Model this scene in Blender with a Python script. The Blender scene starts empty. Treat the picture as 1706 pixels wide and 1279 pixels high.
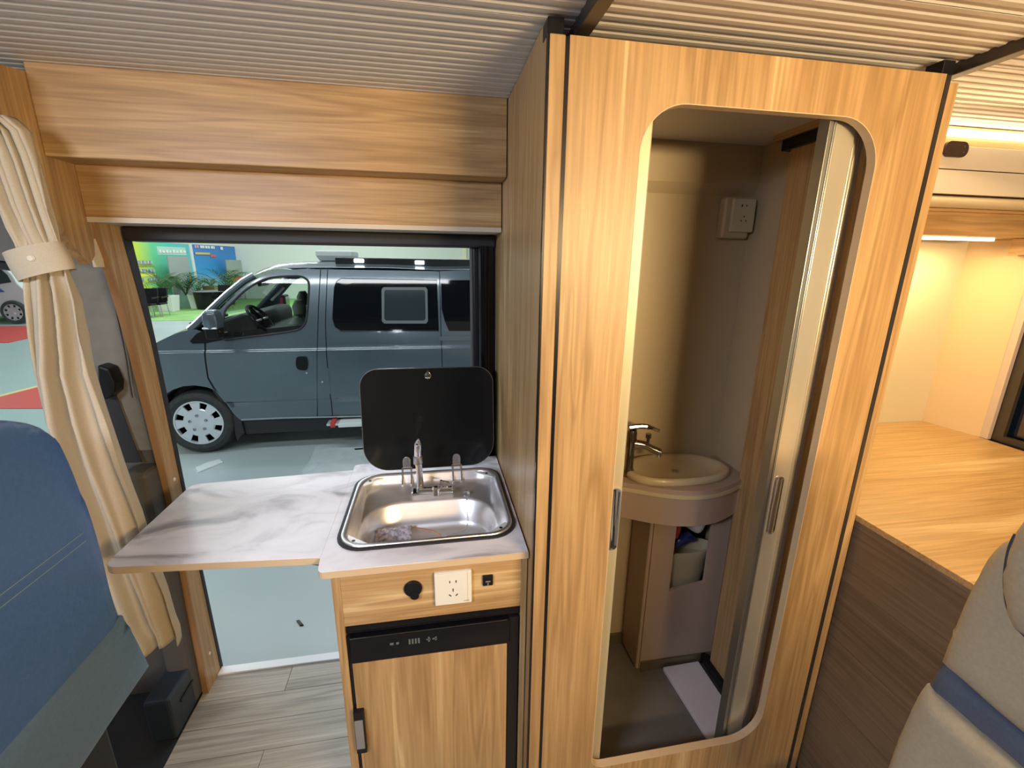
import bpy, bmesh, math, random
from mathutils import Vector, Matrix
from mathutils.geometry import tessellate_polygon
random.seed(7)
S = bpy.context.scene
C = S.collection
PI = math.pi
# ------------------------------------------------------------------ camera
FPX = 742.0
def _cam():
    a, b, c = (math.radians(v) for v in (-10.14, 15.05, 0.717))
    B = Matrix(((1, 0, 0), (0, 0, -1), (0, 1, 0)))
    Rz = Matrix(((math.cos(a), math.sin(a), 0), (-math.sin(a), math.cos(a), 0), (0, 0, 1)))
    P = Matrix(((1, 0, 0), (0, math.cos(b), -math.sin(b)), (0, math.sin(b), math.cos(b))))
    Q = Matrix(((math.cos(c), -math.sin(c), 0), (math.sin(c), math.cos(c), 0), (0, 0, 1)))
    return Q @ P @ B @ Rz
CM = _cam()
CO = Vector((0, 0, 1.45))
cam = bpy.data.cameras.new('camera')
cam.sensor_width = 36.0
cam.lens = FPX / 1706 * 36
cam.clip_start = 0.02
cam.clip_end = 200
co = bpy.data.objects.new('camera', cam)
C.objects.link(co)
m = Matrix((CM[0], -CM[1], -CM[2])).transposed().to_4x4()
m.translation = CO
co.matrix_world = m
S.camera = co
def at(x, y, X=None, Y=None, Z=None):
    """world point where the line of sight through photo pixel (x,y) meets a real plane of the scene"""
    d = CM.transposed() @ Vector(((x - 853) / FPX, (y - 639.5) / FPX, 1))
    if X is not None: t = X / d.x
    elif Y is not None: t = Y / d.y
    else: t = (Z - 1.45) / d.z
    return CO + d * t
# ------------------------------------------------------------------ world, lights, exposure
w = bpy.data.worlds.new('world'); S.world = w; w.use_nodes = True
bg = w.node_tree.nodes['Background']
bg.inputs[0].default_value = (0.86, 0.92, 1.0, 1)
bg.inputs[1].default_value = 1.15
S.view_settings.view_transform = 'Standard'
S.view_settings.look = 'None'
S.view_settings.gamma = 1
S.view_settings.use_curve_mapping = False
S.view_settings.exposure = 0.38
def area(name, loc, size, power, col, aim=None, size_y=None):
    l = bpy.data.lights.new(name, 'AREA'); l.shape = 'RECTANGLE'
    l.size = size; l.size_y = size_y or size; l.energy = power; l.color = col
    o = bpy.data.objects.new(name, l); C.objects.link(o); o.location = loc
    d = Vector(aim if aim else (loc[0], loc[1], -9)) - Vector(loc)
    o.rotation_euler = d.to_track_quat('-Z', 'Y').to_euler()
    return o
for i, (lx, ly) in enumerate(((-2.0, 3.4), (-2.0, 9.5), (-9, 7), (-8, 16), (-4.5, 21), (5, 14), (-3, -2.2), (-11, -3))):
    area('hall_lamp', (lx, ly, 6.2), 7.0, (110, 200, 260, 330, 420, 420, 240, 240)[i], (0.93, 0.98, 1.0), size_y=0.5)
area('cabin_lamp', (0.95, -0.90, 1.55), 0.9, 22, (1.0, 0.71, 0.37), aim=(0.65, 0.9, 1.42), size_y=0.12).data.spread = math.radians(125)
area('cab_ceiling_lamp', (-0.95, -0.35, 1.80), 0.5, 13.0, (0.82, 0.87, 1.0), aim=(-0.55, 1.0, 0.65), size_y=0.25).data.spread = math.radians(125)
area('rear_strip_lamp', (1.62, 1.06, 1.79), 0.7, 1.5, (1.0, 0.70, 0.36), aim=(1.5, 0.3, 0.9), size_y=0.03)
area('bed_strip_lamp', (1.6, 1.27, 1.53), 0.5, 2.6, (1.0, 0.72, 0.30), size_y=0.03)

# ------------------------------------------------------------------ materials
MATS = {}
def mat(name, col, rough=0.5, metal=0.0, spec=0.5, coat=0.0, emit=None, es=1.0):
    if name in MATS: return MATS[name]
    m = bpy.data.materials.new(name); m.use_nodes = True
    b = m.node_tree.nodes['Principled BSDF']
    b.inputs['Base Color'].default_value = (*col, 1)
    b.inputs['Roughness'].default_value = rough
    b.inputs['Metallic'].default_value = metal
    b.inputs['Specular IOR Level'].default_value = spec
    if coat:
        b.inputs['Coat Weight'].default_value = coat; b.inputs['Coat Roughness'].default_value = 0.08
    if emit:
        b.inputs['Emission Color'].default_value = (*emit, 1); b.inputs['Emission Strength'].default_value = es
    MATS[name] = m
    return m
def nodes(m): return m.node_tree.nodes, m.node_tree.links, m.node_tree.nodes['Principled BSDF']
def lin(r, g, b):
    f = lambda v: (v / 255 / 12.92) if v / 255 <= 0.04045 else ((v / 255 + 0.055) / 1.055) ** 2.4
    return (f(r), f(g), f(b))
def ramp(n, stops):
    r = n.new('ShaderNodeValToRGB'); e = r.color_ramp.elements
    while len(e) < len(stops): e.new(0.5)
    for k, (p, c) in enumerate(stops): e[k].position = p; e[k].color = (*c, 1)
    return r
def wood(name, axis, dark, mid, light, rough=0.42, off=0.0, freq=1.0):
    if name in MATS: return MATS[name]
    m = mat(name, mid, rough); n, l, b = nodes(m)
    tc = n.new('ShaderNodeTexCoord'); mp = n.new('ShaderNodeMapping')
    oi = n.new('ShaderNodeObjectInfo'); mul = n.new('ShaderNodeMath'); mul.operation = 'MULTIPLY'; mul.inputs[1].default_value = off
    add = n.new('ShaderNodeVectorMath'); add.operation = 'ADD'
    l.new(oi.outputs['Random'], mul.inputs[0]); l.new(tc.outputs['Object'], add.inputs[0]); l.new(mul.outputs[0], add.inputs[1])
    sc = [14.0 * freq] * 3; sc['XYZ'.index(axis)] = 0.75 * freq
    mp.inputs['Scale'].default_value = sc
    l.new(add.outputs[0], mp.inputs[0])
    n1 = n.new('ShaderNodeTexNoise'); n1.inputs['Scale'].default_value = 1.0; n1.inputs['Detail'].default_value = 3; n1.inputs['Distortion'].default_value = 0.6
    mp2 = n.new('ShaderNodeMapping'); s2 = [170.0 * freq] * 3; s2['XYZ'.index(axis)] = 5.0 * freq; mp2.inputs['Scale'].default_value = s2
    n2 = n.new('ShaderNodeTexNoise'); n2.inputs['Scale'].default_value = 1.0; n2.inputs['Detail'].default_value = 2
    l.new(add.outputs[0], mp2.inputs[0]); l.new(mp.outputs[0], n1.inputs['Vector']); l.new(mp2.outputs[0], n2.inputs['Vector'])
    r1 = ramp(n, [(0.30, dark), (0.42, mid), (0.47, dark), (0.52, mid), (0.62, mid), (0.67, light), (0.72, mid)])
    l.new(n1.outputs['Fac'], r1.inputs[0])
    r2 = ramp(n, [(0.35, (0.80, 0.78, 0.76)), (0.65, (1.06, 1.06, 1.06))])
    l.new(n2.outputs['Fac'], r2.inputs[0])
    mx = n.new('ShaderNodeMix'); mx.data_type = 'RGBA'; mx.blend_type = 'MULTIPLY'; mx.inputs[0].default_value = 0.8
    l.new(r1.outputs[0], mx.inputs[6]); l.new(r2.outputs[0], mx.inputs[7]); l.new(mx.outputs[2], b.inputs['Base Color'])
    bp = n.new('ShaderNodeBump'); bp.inputs['Strength'].default_value = 0.06; bp.inputs['Distance'].default_value = 0.002
    l.new(n2.outputs['Fac'], bp.inputs['Height']); l.new(bp.outputs[0], b.inputs['Normal'])
    return m
def noisy(name, stops, rough=0.5, scale=4.0, detail=6, dist=0.0, metal=0.0, bump=0.0, coat=0.0, stretch=(1, 1, 1), off=0.0):
    if name in MATS: return MATS[name]
    m = mat(name, stops[0][1], rough, metal, coat=coat); n, l, b = nodes(m)
    tc = n.new('ShaderNodeTexCoord'); mp = n.new('ShaderNodeMapping'); mp.inputs['Scale'].default_value = stretch
    nz = n.new('ShaderNodeTexNoise'); nz.inputs['Scale'].default_value = scale; nz.inputs['Detail'].default_value = detail; nz.inputs['Distortion'].default_value = dist
    src = tc.outputs['Object']
    if off:
        oi = n.new('ShaderNodeObjectInfo'); mu = n.new('ShaderNodeMath'); mu.operation = 'MULTIPLY'; mu.inputs[1].default_value = off
        ad = n.new('ShaderNodeVectorMath'); ad.operation = 'ADD'
        l.new(oi.outputs['Random'], mu.inputs[0]); l.new(src, ad.inputs[0]); l.new(mu.outputs[0], ad.inputs[1]); src = ad.outputs[0]
    l.new(src, mp.inputs[0]); l.new(mp.outputs[0], nz.inputs['Vector'])
    r = ramp(n, stops); l.new(nz.outputs['Fac'], r.inputs[0]); l.new(r.outputs[0], b.inputs['Base Color'])
    if bump:
        bp = n.new('ShaderNodeBump'); bp.inputs['Strength'].default_value = bump; bp.inputs['Distance'].default_value = 0.003
        l.new(nz.outputs['Fac'], bp.inputs['Height']); l.new(bp.outputs[0], b.inputs['Normal'])
    return m
def glass(name, tint, fac=0.12, rough=0.02):
    if name in MATS: return MATS[name]
    m = bpy.data.materials.new(name); m.use_nodes = True; n, l = m.node_tree.nodes, m.node_tree.links
    n.remove(n['Principled BSDF']); out = n['Material Output']
    t = n.new('ShaderNodeBsdfTransparent'); t.inputs[0].default_value = (*tint, 1)
    g = n.new('ShaderNodeBsdfGlossy'); g.inputs['Roughness'].default_value = rough; g.inputs['Color'].default_value = (1, 1, 1, 1)
    lw = n.new('ShaderNodeFresnel'); lw.inputs[0].default_value = 1.45
    ad = n.new('ShaderNodeMath'); ad.operation = 'MULTIPLY_ADD'; ad.inputs[1].default_value = 0.55; ad.inputs[2].default_value = max(0, fac - 0.06)
    mx = n.new('ShaderNodeMixShader'); l.new(lw.outputs[0], ad.inputs[0]); l.new(ad.outputs[0], mx.inputs[0])
    l.new(t.outputs[0], mx.inputs[1]); l.new(g.outputs[0], mx.inputs[2]); l.new(mx.outputs[0], out.inputs[0])
    MATS[name] = m
    return m
OD, OM, OL = (0.39, 0.235, 0.10), (0.51, 0.325, 0.15), (0.68, 0.49, 0.26)
oakX = wood('oak_laminate_horizontal', 'X', OD, OM, OL)
oakZ = wood('oak_laminate_vertical', 'Z', OD, OM, OL)
oakY = wood('oak_laminate_depth', 'Y', OD, OM, OL)
oakEdge = mat('oak_edge_band', (0.64, 0.48, 0.31), 0.5)
bedtop = wood('bed_board_oak', 'X', (0.50, 0.31, 0.13), (0.58, 0.38, 0.18), (0.74, 0.54, 0.30), 0.4)
bedfront = wood('bed_front_walnut', 'Y', (0.17, 0.115, 0.07), (0.22, 0.155, 0.10), (0.32, 0.24, 0.17), 0.4, off=3)
plankM = wood('grey_floor_laminate', 'X', (0.33, 0.30, 0.265), (0.46, 0.425, 0.375), (0.64, 0.60, 0.54), 0.45, off=7)
marble = noisy('grey_marble_laminate', [(0.32, (0.32, 0.32, 0.38)), (0.41, (0.58, 0.58, 0.66)), (0.50, (0.76, 0.76, 0.86)), (0.68, (0.86, 0.86, 0.95))], 0.25, 5.0, 12, 0.9, stretch=(1, 1.9, 1))
blackP = mat('black_plastic', (0.010, 0.010, 0.012), 0.3, spec=0.25)
blackG = mat('black_gloss', (0.005, 0.005, 0.007), 0.08, spec=0.3)
blackR = mat('black_rubber', (0.02, 0.02, 0.024), 0.55)
navyblack = mat('blue_black_plastic', (0.018, 0.028, 0.042), 0.45)
steel = noisy('brushed_steel', [(0.3, (0.78, 0.77, 0.79)), (0.7, (0.86, 0.85, 0.87))], 0.36, 60, 2, 0, metal=0.9, stretch=(0.2, 1, 1))
chrome = mat('chrome', (0.85, 0.85, 0.87), 0.06, 1.0)
alu = mat('aluminium', (0.52, 0.54, 0.55), 0.3, 1.0)
whiteP = mat('white_plastic', (0.80, 0.78, 0.72), 0.35)
creamP = mat('cream_plastic', (0.58, 0.49, 0.32), 0.3, coat=0.4)
bathwall = mat('bathroom_wall_cream', (0.48, 0.395, 0.26), 0.4)
bathpink = mat('bathroom_vanity_panel', (0.43, 0.325, 0.26), 0.4)
bathfloor = noisy('bathroom_floor_grey', [(0.3, (0.13, 0.12, 0.11)), (0.7, (0.17, 0.16, 0.145))], 0.5, 9)
ribM = mat('ceiling_ribbed_board', (0.68, 0.655, 0.64), 0.36)
bronze = mat('dark_metal_strip', (0.09, 0.08, 0.07), 0.35, 0.6)
fabricM = noisy('beige_curtain_cloth', [(0.3, (0.52, 0.44, 0.32)), (0.7, (0.56, 0.48, 0.355))], 0.8, 300, 2, bump=0.08)
greytrim = noisy('grey_cab_plastic', [(0.3, (0.17, 0.16, 0.14)), (0.7, (0.20, 0.19, 0.17))], 0.65, 30)
greydark = mat('brown_grey_plastic', (0.085, 0.075, 0.065), 0.6)
leatherB = noisy('blue_leatherette', [(0.3, (0.062, 0.155, 0.41)), (0.7, (0.078, 0.175, 0.46))], 0.42, 140, 3, bump=0.12)
leatherB2 = noisy('slate_blue_leatherette', [(0.3, (0.12, 0.215, 0.36)), (0.7, (0.14, 0.24, 0.40))], 0.42, 140, 3, bump=0.12)
leatherC = noisy('cream_leatherette', [(0.3, (0.52, 0.47, 0.36)), (0.7, (0.58, 0.53, 0.41))], 0.45, 160, 3, bump=0.12)
leatherS = noisy('blue_stripe_leatherette', [(0.3, (0.10, 0.14, 0.23)), (0.7, (0.12, 0.165, 0.26))], 0.45, 160, 3, bump=0.12)
threadM = mat('pale_blue_thread', (0.25, 0.36, 0.5), 0.7)
hallfloor = noisy('epoxy_hall_floor', [(0.3, (0.40, 0.49, 0.50)), (0.55, (0.45, 0.54, 0.55)), (0.75, (0.50, 0.58, 0.585))], 0.28, 0.7, 5)
grassM = noisy('artificial_grass', [(0.3, (0.20, 0.42, 0.12)), (0.7, (0.30, 0.56, 0.20))], 0.9, 3.0, 5)
redM = mat('red_carpet', (0.62, 0.06, 0.05), 0.8)
hallW = mat('hall_wall_white', (0.74, 0.77, 0.74), 0.7)
paint = noisy('slate_grey_metallic_paint', [(0.4, (0.105, 0.145, 0.175)), (0.6, (0.115, 0.158, 0.19))], 0.3, 2.0, 2, metal=0.35, coat=1.0)
whitecar = mat('white_car_paint', (0.75, 0.78, 0.80), 0.25, coat=0.6)
tyreM = noisy('tyre_rubber', [(0.3, (0.02, 0.024, 0.026)), (0.7, (0.035, 0.04, 0.042))], 0.7, 20)
capM = mat('silver_hubcap', (0.70, 0.76, 0.80), 0.28, 0.5)
tint = glass('privacy_glass', (0.10, 0.12, 0.14), 0.16)
clearG = glass('clear_glass', (0.86, 0.93, 0.90), 0.07)
ledM = mat('led_diffuser', (1, 1, 1), 0.5, emit=(1.0, 0.80, 0.50), es=4.5)

# ------------------------------------------------------------------ mesh helpers
class MB:
    def __init__(s): s.v = []; s.f = []
    def add(s, vs, fs):
        k = len(s.v); s.v += [tuple(v) for v in vs]; s.f += [tuple(i + k for i in f) for f in fs]; return s
    def box(s, x0, x1, y0, y1, z0, z1):
        return s.add([(x0, y0, z0), (x1, y0, z0), (x1, y1, z0), (x0, y1, z0), (x0, y0, z1), (x1, y0, z1), (x1, y1, z1), (x0, y1, z1)],
                     [(0, 3, 2, 1), (4, 5, 6, 7), (0, 1, 5, 4), (1, 2, 6, 5), (2, 3, 7, 6), (3, 0, 4, 7)])
    def prism(s, poly, ax, a0, a1, holes=()):
        """polygon in the plane normal to ax (coords in order of the remaining axes) extruded from a0 to a1"""
        def P(p, a):
            if ax == 'X': return (a, p[0], p[1])
            if ax == 'Y': return (p[0], a, p[1])
            return (p[0], p[1], a)
        loops = [list(poly)] + [list(h) for h in holes]
        flat = [p for L in loops for p in L]
        tris = tessellate_polygon([[Vector((p[0], p[1], 0)) for p in L] for L in loops])
        n = len(flat)
        vs = [P(p, a0) for p in flat] + [P(p, a1) for p in flat]
        fs = [tuple(t) for t in tris] + [tuple(i + n for i in reversed(t)) for t in tris]
        k = 0
        for L in loops:
            for i in range(len(L)):
                j = (i + 1) % len(L); fs.append((k + i, k + j, k + j + n, k + i + n))
            k += len(L)
        return s.add(vs, fs)
    def tube(s, pts, r, n=10, cap=True):
        pts = [Vector(p) for p in pts]; rs = r if isinstance(r, (list, tuple)) else [r] * len(pts)
        vs = []; up = None
        for i, p in enumerate(pts):
            t = (pts[min(i + 1, len(pts) - 1)] - pts[max(i - 1, 0)]).normalized()
            if up is None: up = Vector((0, 0, 1)) if abs(t.z) < 0.9 else Vector((0, 1, 0))
            a = t.cross(up).normalized(); b = a.cross(t).normalized(); up = b
            for k in range(n):
                th = 2 * PI * k / n; vs.append(p + (a * math.cos(th) + b * math.sin(th)) * rs[i])
        fs = [(i * n + k, i * n + (k + 1) % n, (i + 1) * n + (k + 1) % n, (i + 1) * n + k) for i in range(len(pts) - 1) for k in range(n)]
        if cap: fs += [tuple(range(n))[::-1], tuple((len(pts) - 1) * n + k for k in range(n))]
        return s.add(vs, fs)
    def lathe(s, c, prof, ax='Z', n=32, caps=True):
        """prof: (radius, offset along ax)"""
        vs = []
        for r, a in prof:
            for k in range(n):
                t = 2 * PI * k / n; u, v = r * math.cos(t), r * math.sin(t)
                vs.append({'Z': (c[0] + u, c[1] + v, c[2] + a), 'Y': (c[0] + u, c[1] + a, c[2] + v), 'X': (c[0] + a, c[1] + u, c[2] + v)}[ax])
        fs = [(i * n + k, i * n + (k + 1) % n, (i + 1) * n + (k + 1) % n, (i + 1) * n + k) for i in range(len(prof) - 1) for k in range(n)]
        if caps and prof[0][0] > 1e-4: fs.append(tuple(range(n))[::-1])
        if caps and prof[-1][0] > 1e-4: fs.append(tuple((len(prof) - 1) * n + k for k in range(n)))
        return s.add(vs, fs)
    def loft(s, loops, cap0=False, cap1=False, closed=True):
        n = len(loops[0]); vs = [p for L in loops for p in L]; fs = []
        for i in range(len(loops) - 1):
            for k in range(n if closed else n - 1):
                j = (k + 1) % n; fs.append((i * n + k, i * n + j, (i + 1) * n + j, (i + 1) * n + k))
        if cap0: fs.append(tuple(range(n))[::-1])
        if cap1: fs.append(tuple((len(loops) - 1) * n + k for k in range(n)))
        return s.add(vs, fs)
    def build(s, name, m, parent=None, bevel=0, smooth=False, seg=2, solid=0, kind=None, label=None, angle=35):
        bm = bmesh.new()
        vv = [bm.verts.new(v) for v in s.v]
        for f in s.f:
            try: bm.faces.new([vv[i] for i in f])
            except ValueError: pass
        bmesh.ops.remove_doubles(bm, verts=bm.verts, dist=1e-6)
        bmesh.ops.recalc_face_normals(bm, faces=bm.faces)
        return finish(bm, name, m, parent, bevel, smooth, seg, solid, kind, label, angle)
def finish(bm, name, m, parent=None, bevel=0, smooth=False, seg=2, solid=0, kind=None, label=None, angle=35):
    me = bpy.data.meshes.new(name); bm.to_mesh(me); bm.free(); me.materials.append(m)
    o = bpy.data.objects.new(name, me); C.objects.link(o)
    if parent is not None:
        o.parent = parent
        p = parent; off = Vector((0, 0, 0))
        while p is not None: off += p.location; p = p.parent
        o.location = -off
    if smooth:
        for p in me.polygons: p.use_smooth = True
        if smooth != 'all':
            try: me.set_sharp_from_angle(angle=math.radians(angle))
            except Exception: pass
    if solid:
        md = o.modifiers.new('solid', 'SOLIDIFY'); md.thickness = abs(solid); md.offset = -1 if solid > 0 else 1
    if bevel:
        md = o.modifiers.new('bevel', 'BEVEL'); md.width = bevel; md.segments = seg; md.limit_method = 'ANGLE'; md.angle_limit = math.radians(30)
    if kind: o['kind'] = kind
    if label: o['label'] = label
    return o
def thing(name, loc, label, cat, group=None):
    o = bpy.data.objects.new(name, None); C.objects.link(o); o.location = loc; o.empty_display_size = 0.1
    return tag(o, label, cat, group)
def tag(o, label, cat, group=None):
    o['label'] = label; o['category'] = cat
    if group: o['group'] = group
    return o
def dup(root, loc, label, rz=None):
    r = root.copy(); C.objects.link(r); r.location = loc; r['label'] = label
    if rz is not None: r.rotation_euler = (0, 0, rz)
    for ch in list(root.children):
        c = ch.copy(); C.objects.link(c); c.parent = r
        for g in ch.children:
            d = g.copy(); C.objects.link(d); d.parent = c
    return r
def rrect(u0, u1, v0, v1, r, n=8):
    rs = tuple(r) if isinstance(r, (tuple, list)) else (r,) * 4   # order: (u1,v1) (u0,v1) (u0,v0) (u1,v0)
    out = []
    for (cu, cv, a0, q) in ((u1, v1, 0, rs[0]), (u0, v1, 90, rs[1]), (u0, v0, 180, rs[2]), (u1, v0, 270, rs[3])):
        su = -1 if cu == u1 else 1; sv = -1 if cv == v1 else 1
        for k in range(n + 1):
            t = math.radians(a0 + 90 * k / n); out.append((cu + su * q + q * math.cos(t), cv + sv * q + q * math.sin(t)))
    return out
def smooth_loop(pts, n=6, closed=True):
    out = []; N = len(pts)
    rng = range(N if closed else N - 1)
    for i in rng:
        g = (lambda k: pts[k % N]) if closed else (lambda k: pts[max(0, min(N - 1, k))])
        p0, p1, p2, p3 = g(i - 1), g(i), g(i + 1), g(i + 2)
        for k in range(n):
            t = k / n
            out.append(tuple(0.5 * (2 * b + (c - a) * t + (2 * a - 5 * b + 4 * c - d) * t * t + (3 * b - a - 3 * c + d) * t ** 3) for a, b, c, d in zip(p0, p1, p2, p3)))
    if not closed: out.append(tuple(pts[-1]))
    return out
def sheet(outer, holes, us, vs, fn):
    """flat polygon (u,v) with holes, cut along the grid lines us and vs, then mapped to 3-D by fn(u,v)"""
    loops = [outer] + list(holes); flat = [p for L in loops for p in L]
    bm = bmesh.new(); vv = [bm.verts.new((p[0], p[1], 0)) for p in flat]
    for t in tessellate_polygon([[Vector((p[0], p[1], 0)) for p in L] for L in loops]):
        try: bm.faces.new([vv[i] for i in t])
        except ValueError: pass
    for no, lst in (((1, 0, 0), us), ((0, 1, 0), vs)):
        for c in lst:
            bmesh.ops.bisect_plane(bm, geom=bm.verts[:] + bm.edges[:] + bm.faces[:], plane_co=(c, 0, 0) if no[0] else (0, c, 0), plane_no=no, dist=1e-5)
    for v in bm.verts: v.co = Vector(fn(v.co.x, v.co.y))
    bmesh.ops.recalc_face_normals(bm, faces=bm.faces)
    return bm
def frange(a, b, s):
    n = int(round((b - a) / s)); return [a + (b - a) * k / max(1, n) for k in range(n + 1)]
def dist_loop(p, L):
    best = 1e9; px, py = p
    for i in range(len(L)):
        ax, ay = L[i]; bx, by = L[(i + 1) % len(L)]; dx, dy = bx - ax, by - ay; q = dx * dx + dy * dy
        t = 0 if q < 1e-12 else max(0, min(1, ((px - ax) * dx + (py - ay) * dy) / q))
        best = min(best, math.hypot(px - ax - t * dx, py - ay - t * dy))
    return best
def puff(name, outline, ax, a, depth, back, m, parent, step=0.02, r=0.05, label=None):
    """upholstered pad: outline in the plane normal to ax at a, domed by depth, closed towards back"""
    us = [p[0] for p in outline]; vs = [p[1] for p in outline]
    sg = 1 if depth > 0 else -1
    def fn(u, v):
        d = min(1, dist_loop((u, v), outline) / r); h = depth * math.sqrt(max(0, 1 - (1 - d) ** 2))
        return (a + h, u, v) if ax == 'X' else ((u, a + h, v) if ax == 'Y' else (u, v, a + h))
    bm = sheet(outline, [], frange(min(us), max(us), step)[1:-1], frange(min(vs), max(vs), step)[1:-1], fn)
    edges = [e for e in bm.edges if e.is_boundary]
    ret = bmesh.ops.extrude_edge_only(bm, edges=edges)
    nv = [g for g in ret['geom'] if isinstance(g, bmesh.types.BMVert)]
    i = 'XYZ'.index(ax)
    for v in nv: v.co[i] = back
    be = [e for e in bm.edges if e.is_boundary]
    bmesh.ops.triangle_fill(bm, edges=be, use_beauty=True)
    bmesh.ops.recalc_face_normals(bm, faces=bm.faces)
    return finish(bm, name, m, parent, smooth=True, angle=50, label=label)
def struct(o): o['kind'] = 'structure'; return o
def sempty(name):
    o = bpy.data.objects.new(name, None); C.objects.link(o); o['kind'] = 'structure'; return o

# ================================================================== SETTING: the camper's shell
fl = sempty('floor')
MB().box(-0.83, 2.05, -0.95, 1.445, -0.06, -0.012).build('floor_base', greydark, fl)
MB().box(-2.2, -0.832, -0.95, 1.42, -0.06, -0.002).build('cab_floor', blackR, fl)
row = 0; y1 = 1.443
while y1 > -0.6:
    y0 = y1 - 0.1
    xs = [-0.83, -0.555 + 0.37 * ((row * 2) % 3) - (0.0 if row % 3 else 0.0), 1.028]
    if xs[1] + 0.85 < 1.0: xs.insert(2, xs[1] + 0.85)
    for a, b in zip(xs[:-1], xs[1:]):
        MB().box(a + 0.0008, b - 0.0008, y0 + 0.0008, y1 - 0.0008, -0.012, 0.0).build('floor_plank', plankM, fl)
    y1 = y0; row += 1
struct(MB().box(-0.81, 0.2, 1.444, 1.478, -0.03, 0.006).build('trim_1', mat('sill_white_metal', (0.88, 0.93, 0.98), 0.3), bevel=0.002))

ce = sempty('ceiling')
def rib_board(x0, x1, y1, wd, z, n):
    prof = []; p = wd / n
    for k in range(n):
        a = y1 - wd + 0.0015 + k * (wd - 0.003) / n; q = (wd - 0.003) / n
        prof += [(a, z), (a + q * 0.42, z), (a + q * 0.58, z + 0.0022), (a + q * 0.86, z + 0.0022)]
    prof += [(y1 - 0.0015, z)]
    return MB().prism(prof + [(y1 - 0.0015, z + 0.012), (y1 - wd + 0.0015, z + 0.012)], 'X', x0, x1)
for x0, x1, yb in ((-2.2, 0.250, 1.318), (0.276, 1.030, 1.318), (1.056, 2.05, 1.318)):
    y = yb
    while y > -0.9:
        rib_board(x0, x1, y, 0.158, 1.842, 6).build('ceiling_plank', ribM, ce); y -= 0.158
MB().box(-2.2, 2.1, -0.98, 1.5, 1.862, 1.95).build('roof_shell', greydark, ce)
for k, x in enumerate((0.263, 1.043)):
    o = MB().box(x - 0.013, x + 0.013, -0.95, 0.9 if k == 0 else 0.93, 1.822, 1.858).build('trim_%d' % (k + 2), bronze, bevel=0.002); struct(o)

wl = sempty('wall_right')   # the outer side wall behind cubicle and bed
MB().box(0.2, 2.1, 1.43, 1.48, -0.3, 1.862).build('outer_panel', mat('side_wall_cream', (0.66, 0.60, 0.47), 0.45), wl)
MB().box(1.03, 1.962, 1.402, 1.428, 0.80, 1.6).build('bed_side_panel', mat('side_wall_cream', (0.66, 0.60, 0.47), 0.45), wl)
struct(MB().box(-0.97, 0.2, 1.462, 1.52, 1.545, 1.862).build('wall_front', greydark))
# opposite side of the cabin (behind the camera) with its window openings
struct(MB().prism([(-2.2, -0.3), (2.1, -0.3), (2.1, 1.862), (-2.2, 1.862)], 'Y', -1.0, -0.955,
    holes=[rrect(-2.0, -1.15, 0.75, 1.7, 0.06), rrect(-1.0, -0.45, 0.7, 1.7, 0.06)]).build('wall_back', greytrim))
# valance boards over the sliding door
struct(MB().box(-0.815, 0.197, 1.218, 1.236, 1.664, 1.842).build('trim_4', oakX, bevel=0.002))
struct(MB().box(-0.815, 0.197, 1.236, 1.318, 1.664, 1.676).build('trim_5', oakX))
struct(MB().box(-0.815, 0.197, 1.300, 1.316, 1.548, 1.664).build('trim_6', oakX, bevel=0.002))
struct(MB().box(-0.815, 0.197, 1.302, 1.46, 1.536, 1.548).build('trim_7', mat('soffit_cream', (0.62, 0.55, 0.45), 0.5)))
struct(MB().box(-0.815, 0.197, 1.42, 1.50, 1.498, 1.536).build('trim_8', blackR, bevel=0.006))
# curved bracket panel left of the valance
bk = [at(x, y, X=-0.82) for x, y in ((-60, 95), (0, 108), (59, 131), (70, 258), (150, 365), (155, 425), (147, 441), (132, 425), (114, 403), (100, 380), (86, 345), (76, 310), (66, 275), (45, 235), (25, 222), (0, 213), (-60, 200))]
bk = [(p.y, min(p.z, 1.842)) for p in bk]; bk[2:4] = [(1.33, 1.842), (1.33, 1.545)]
o = MB().prism(bk, 'X', -0.838, -0.8155).build('trim_9', oakZ); struct(o)
struct(MB().box(-0.838, -0.82, 1.325, 1.337, 1.43, 1.536).build('trim_10', mat('cream_edge', (0.7, 0.6, 0.45), 0.5)))
# sliding-door post: an oak faced board whose front edge bows, and the black seal behind it
pe = [(1.318, 1.536), (1.345, 1.42), (1.368, 1.25), (1.378, 1.10), (1.388, 0.9), (1.395, 0.73), (1.390, 0.5), (1.382, 0.25), (1.378, 0.0)]
front_c = smooth_loop(pe, 4, False)
blk_l = [at(*p, X=-0.81) for p in ((200, 378), (202, 390), (228, 481), (251, 566), (268, 646), (303, 811), (368, 1115))]
blk_r = [at(*p, X=-0.81) for p in ((219, 378), (219.5, 400), (240, 481), (259, 566), (276, 646), (308.5, 811), (373, 1117))]
back_c = [(1.418, 1.536)] + [(p.y, max(0.0, p.z)) for p in blk_l[1:]]
po = sempty('door_1')
MB().prism(front_c + back_c[::-1], 'X', -0.826, -0.811).build('post_board', oakZ, po)
MB().prism([(p[0] - 0.0025, p[1]) for p in front_c] + [(p[0] + 0.005, p[1]) for p in front_c][::-1], 'X', -0.829, -0.8105).build('post_edge', mat('brown_edge_band', (0.36, 0.20, 0.09), 0.5), po)
MB().prism([(p.y, max(0.0, p.z)) for p in blk_l] + [(p.y, max(0.0, p.z)) for p in blk_r[::-1]], 'X', -0.828, -0.8085).build('door_seal', blackR, po, bevel=0.002)
for z in (0.12, 0.79):
    MB().lathe((-0.8105, 1.425, z), [(0.006, 0), (0.005, 0.002), (0.0, 0.003)], 'X', 12).build('screw_cap', whiteP, po, smooth=True)
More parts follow.
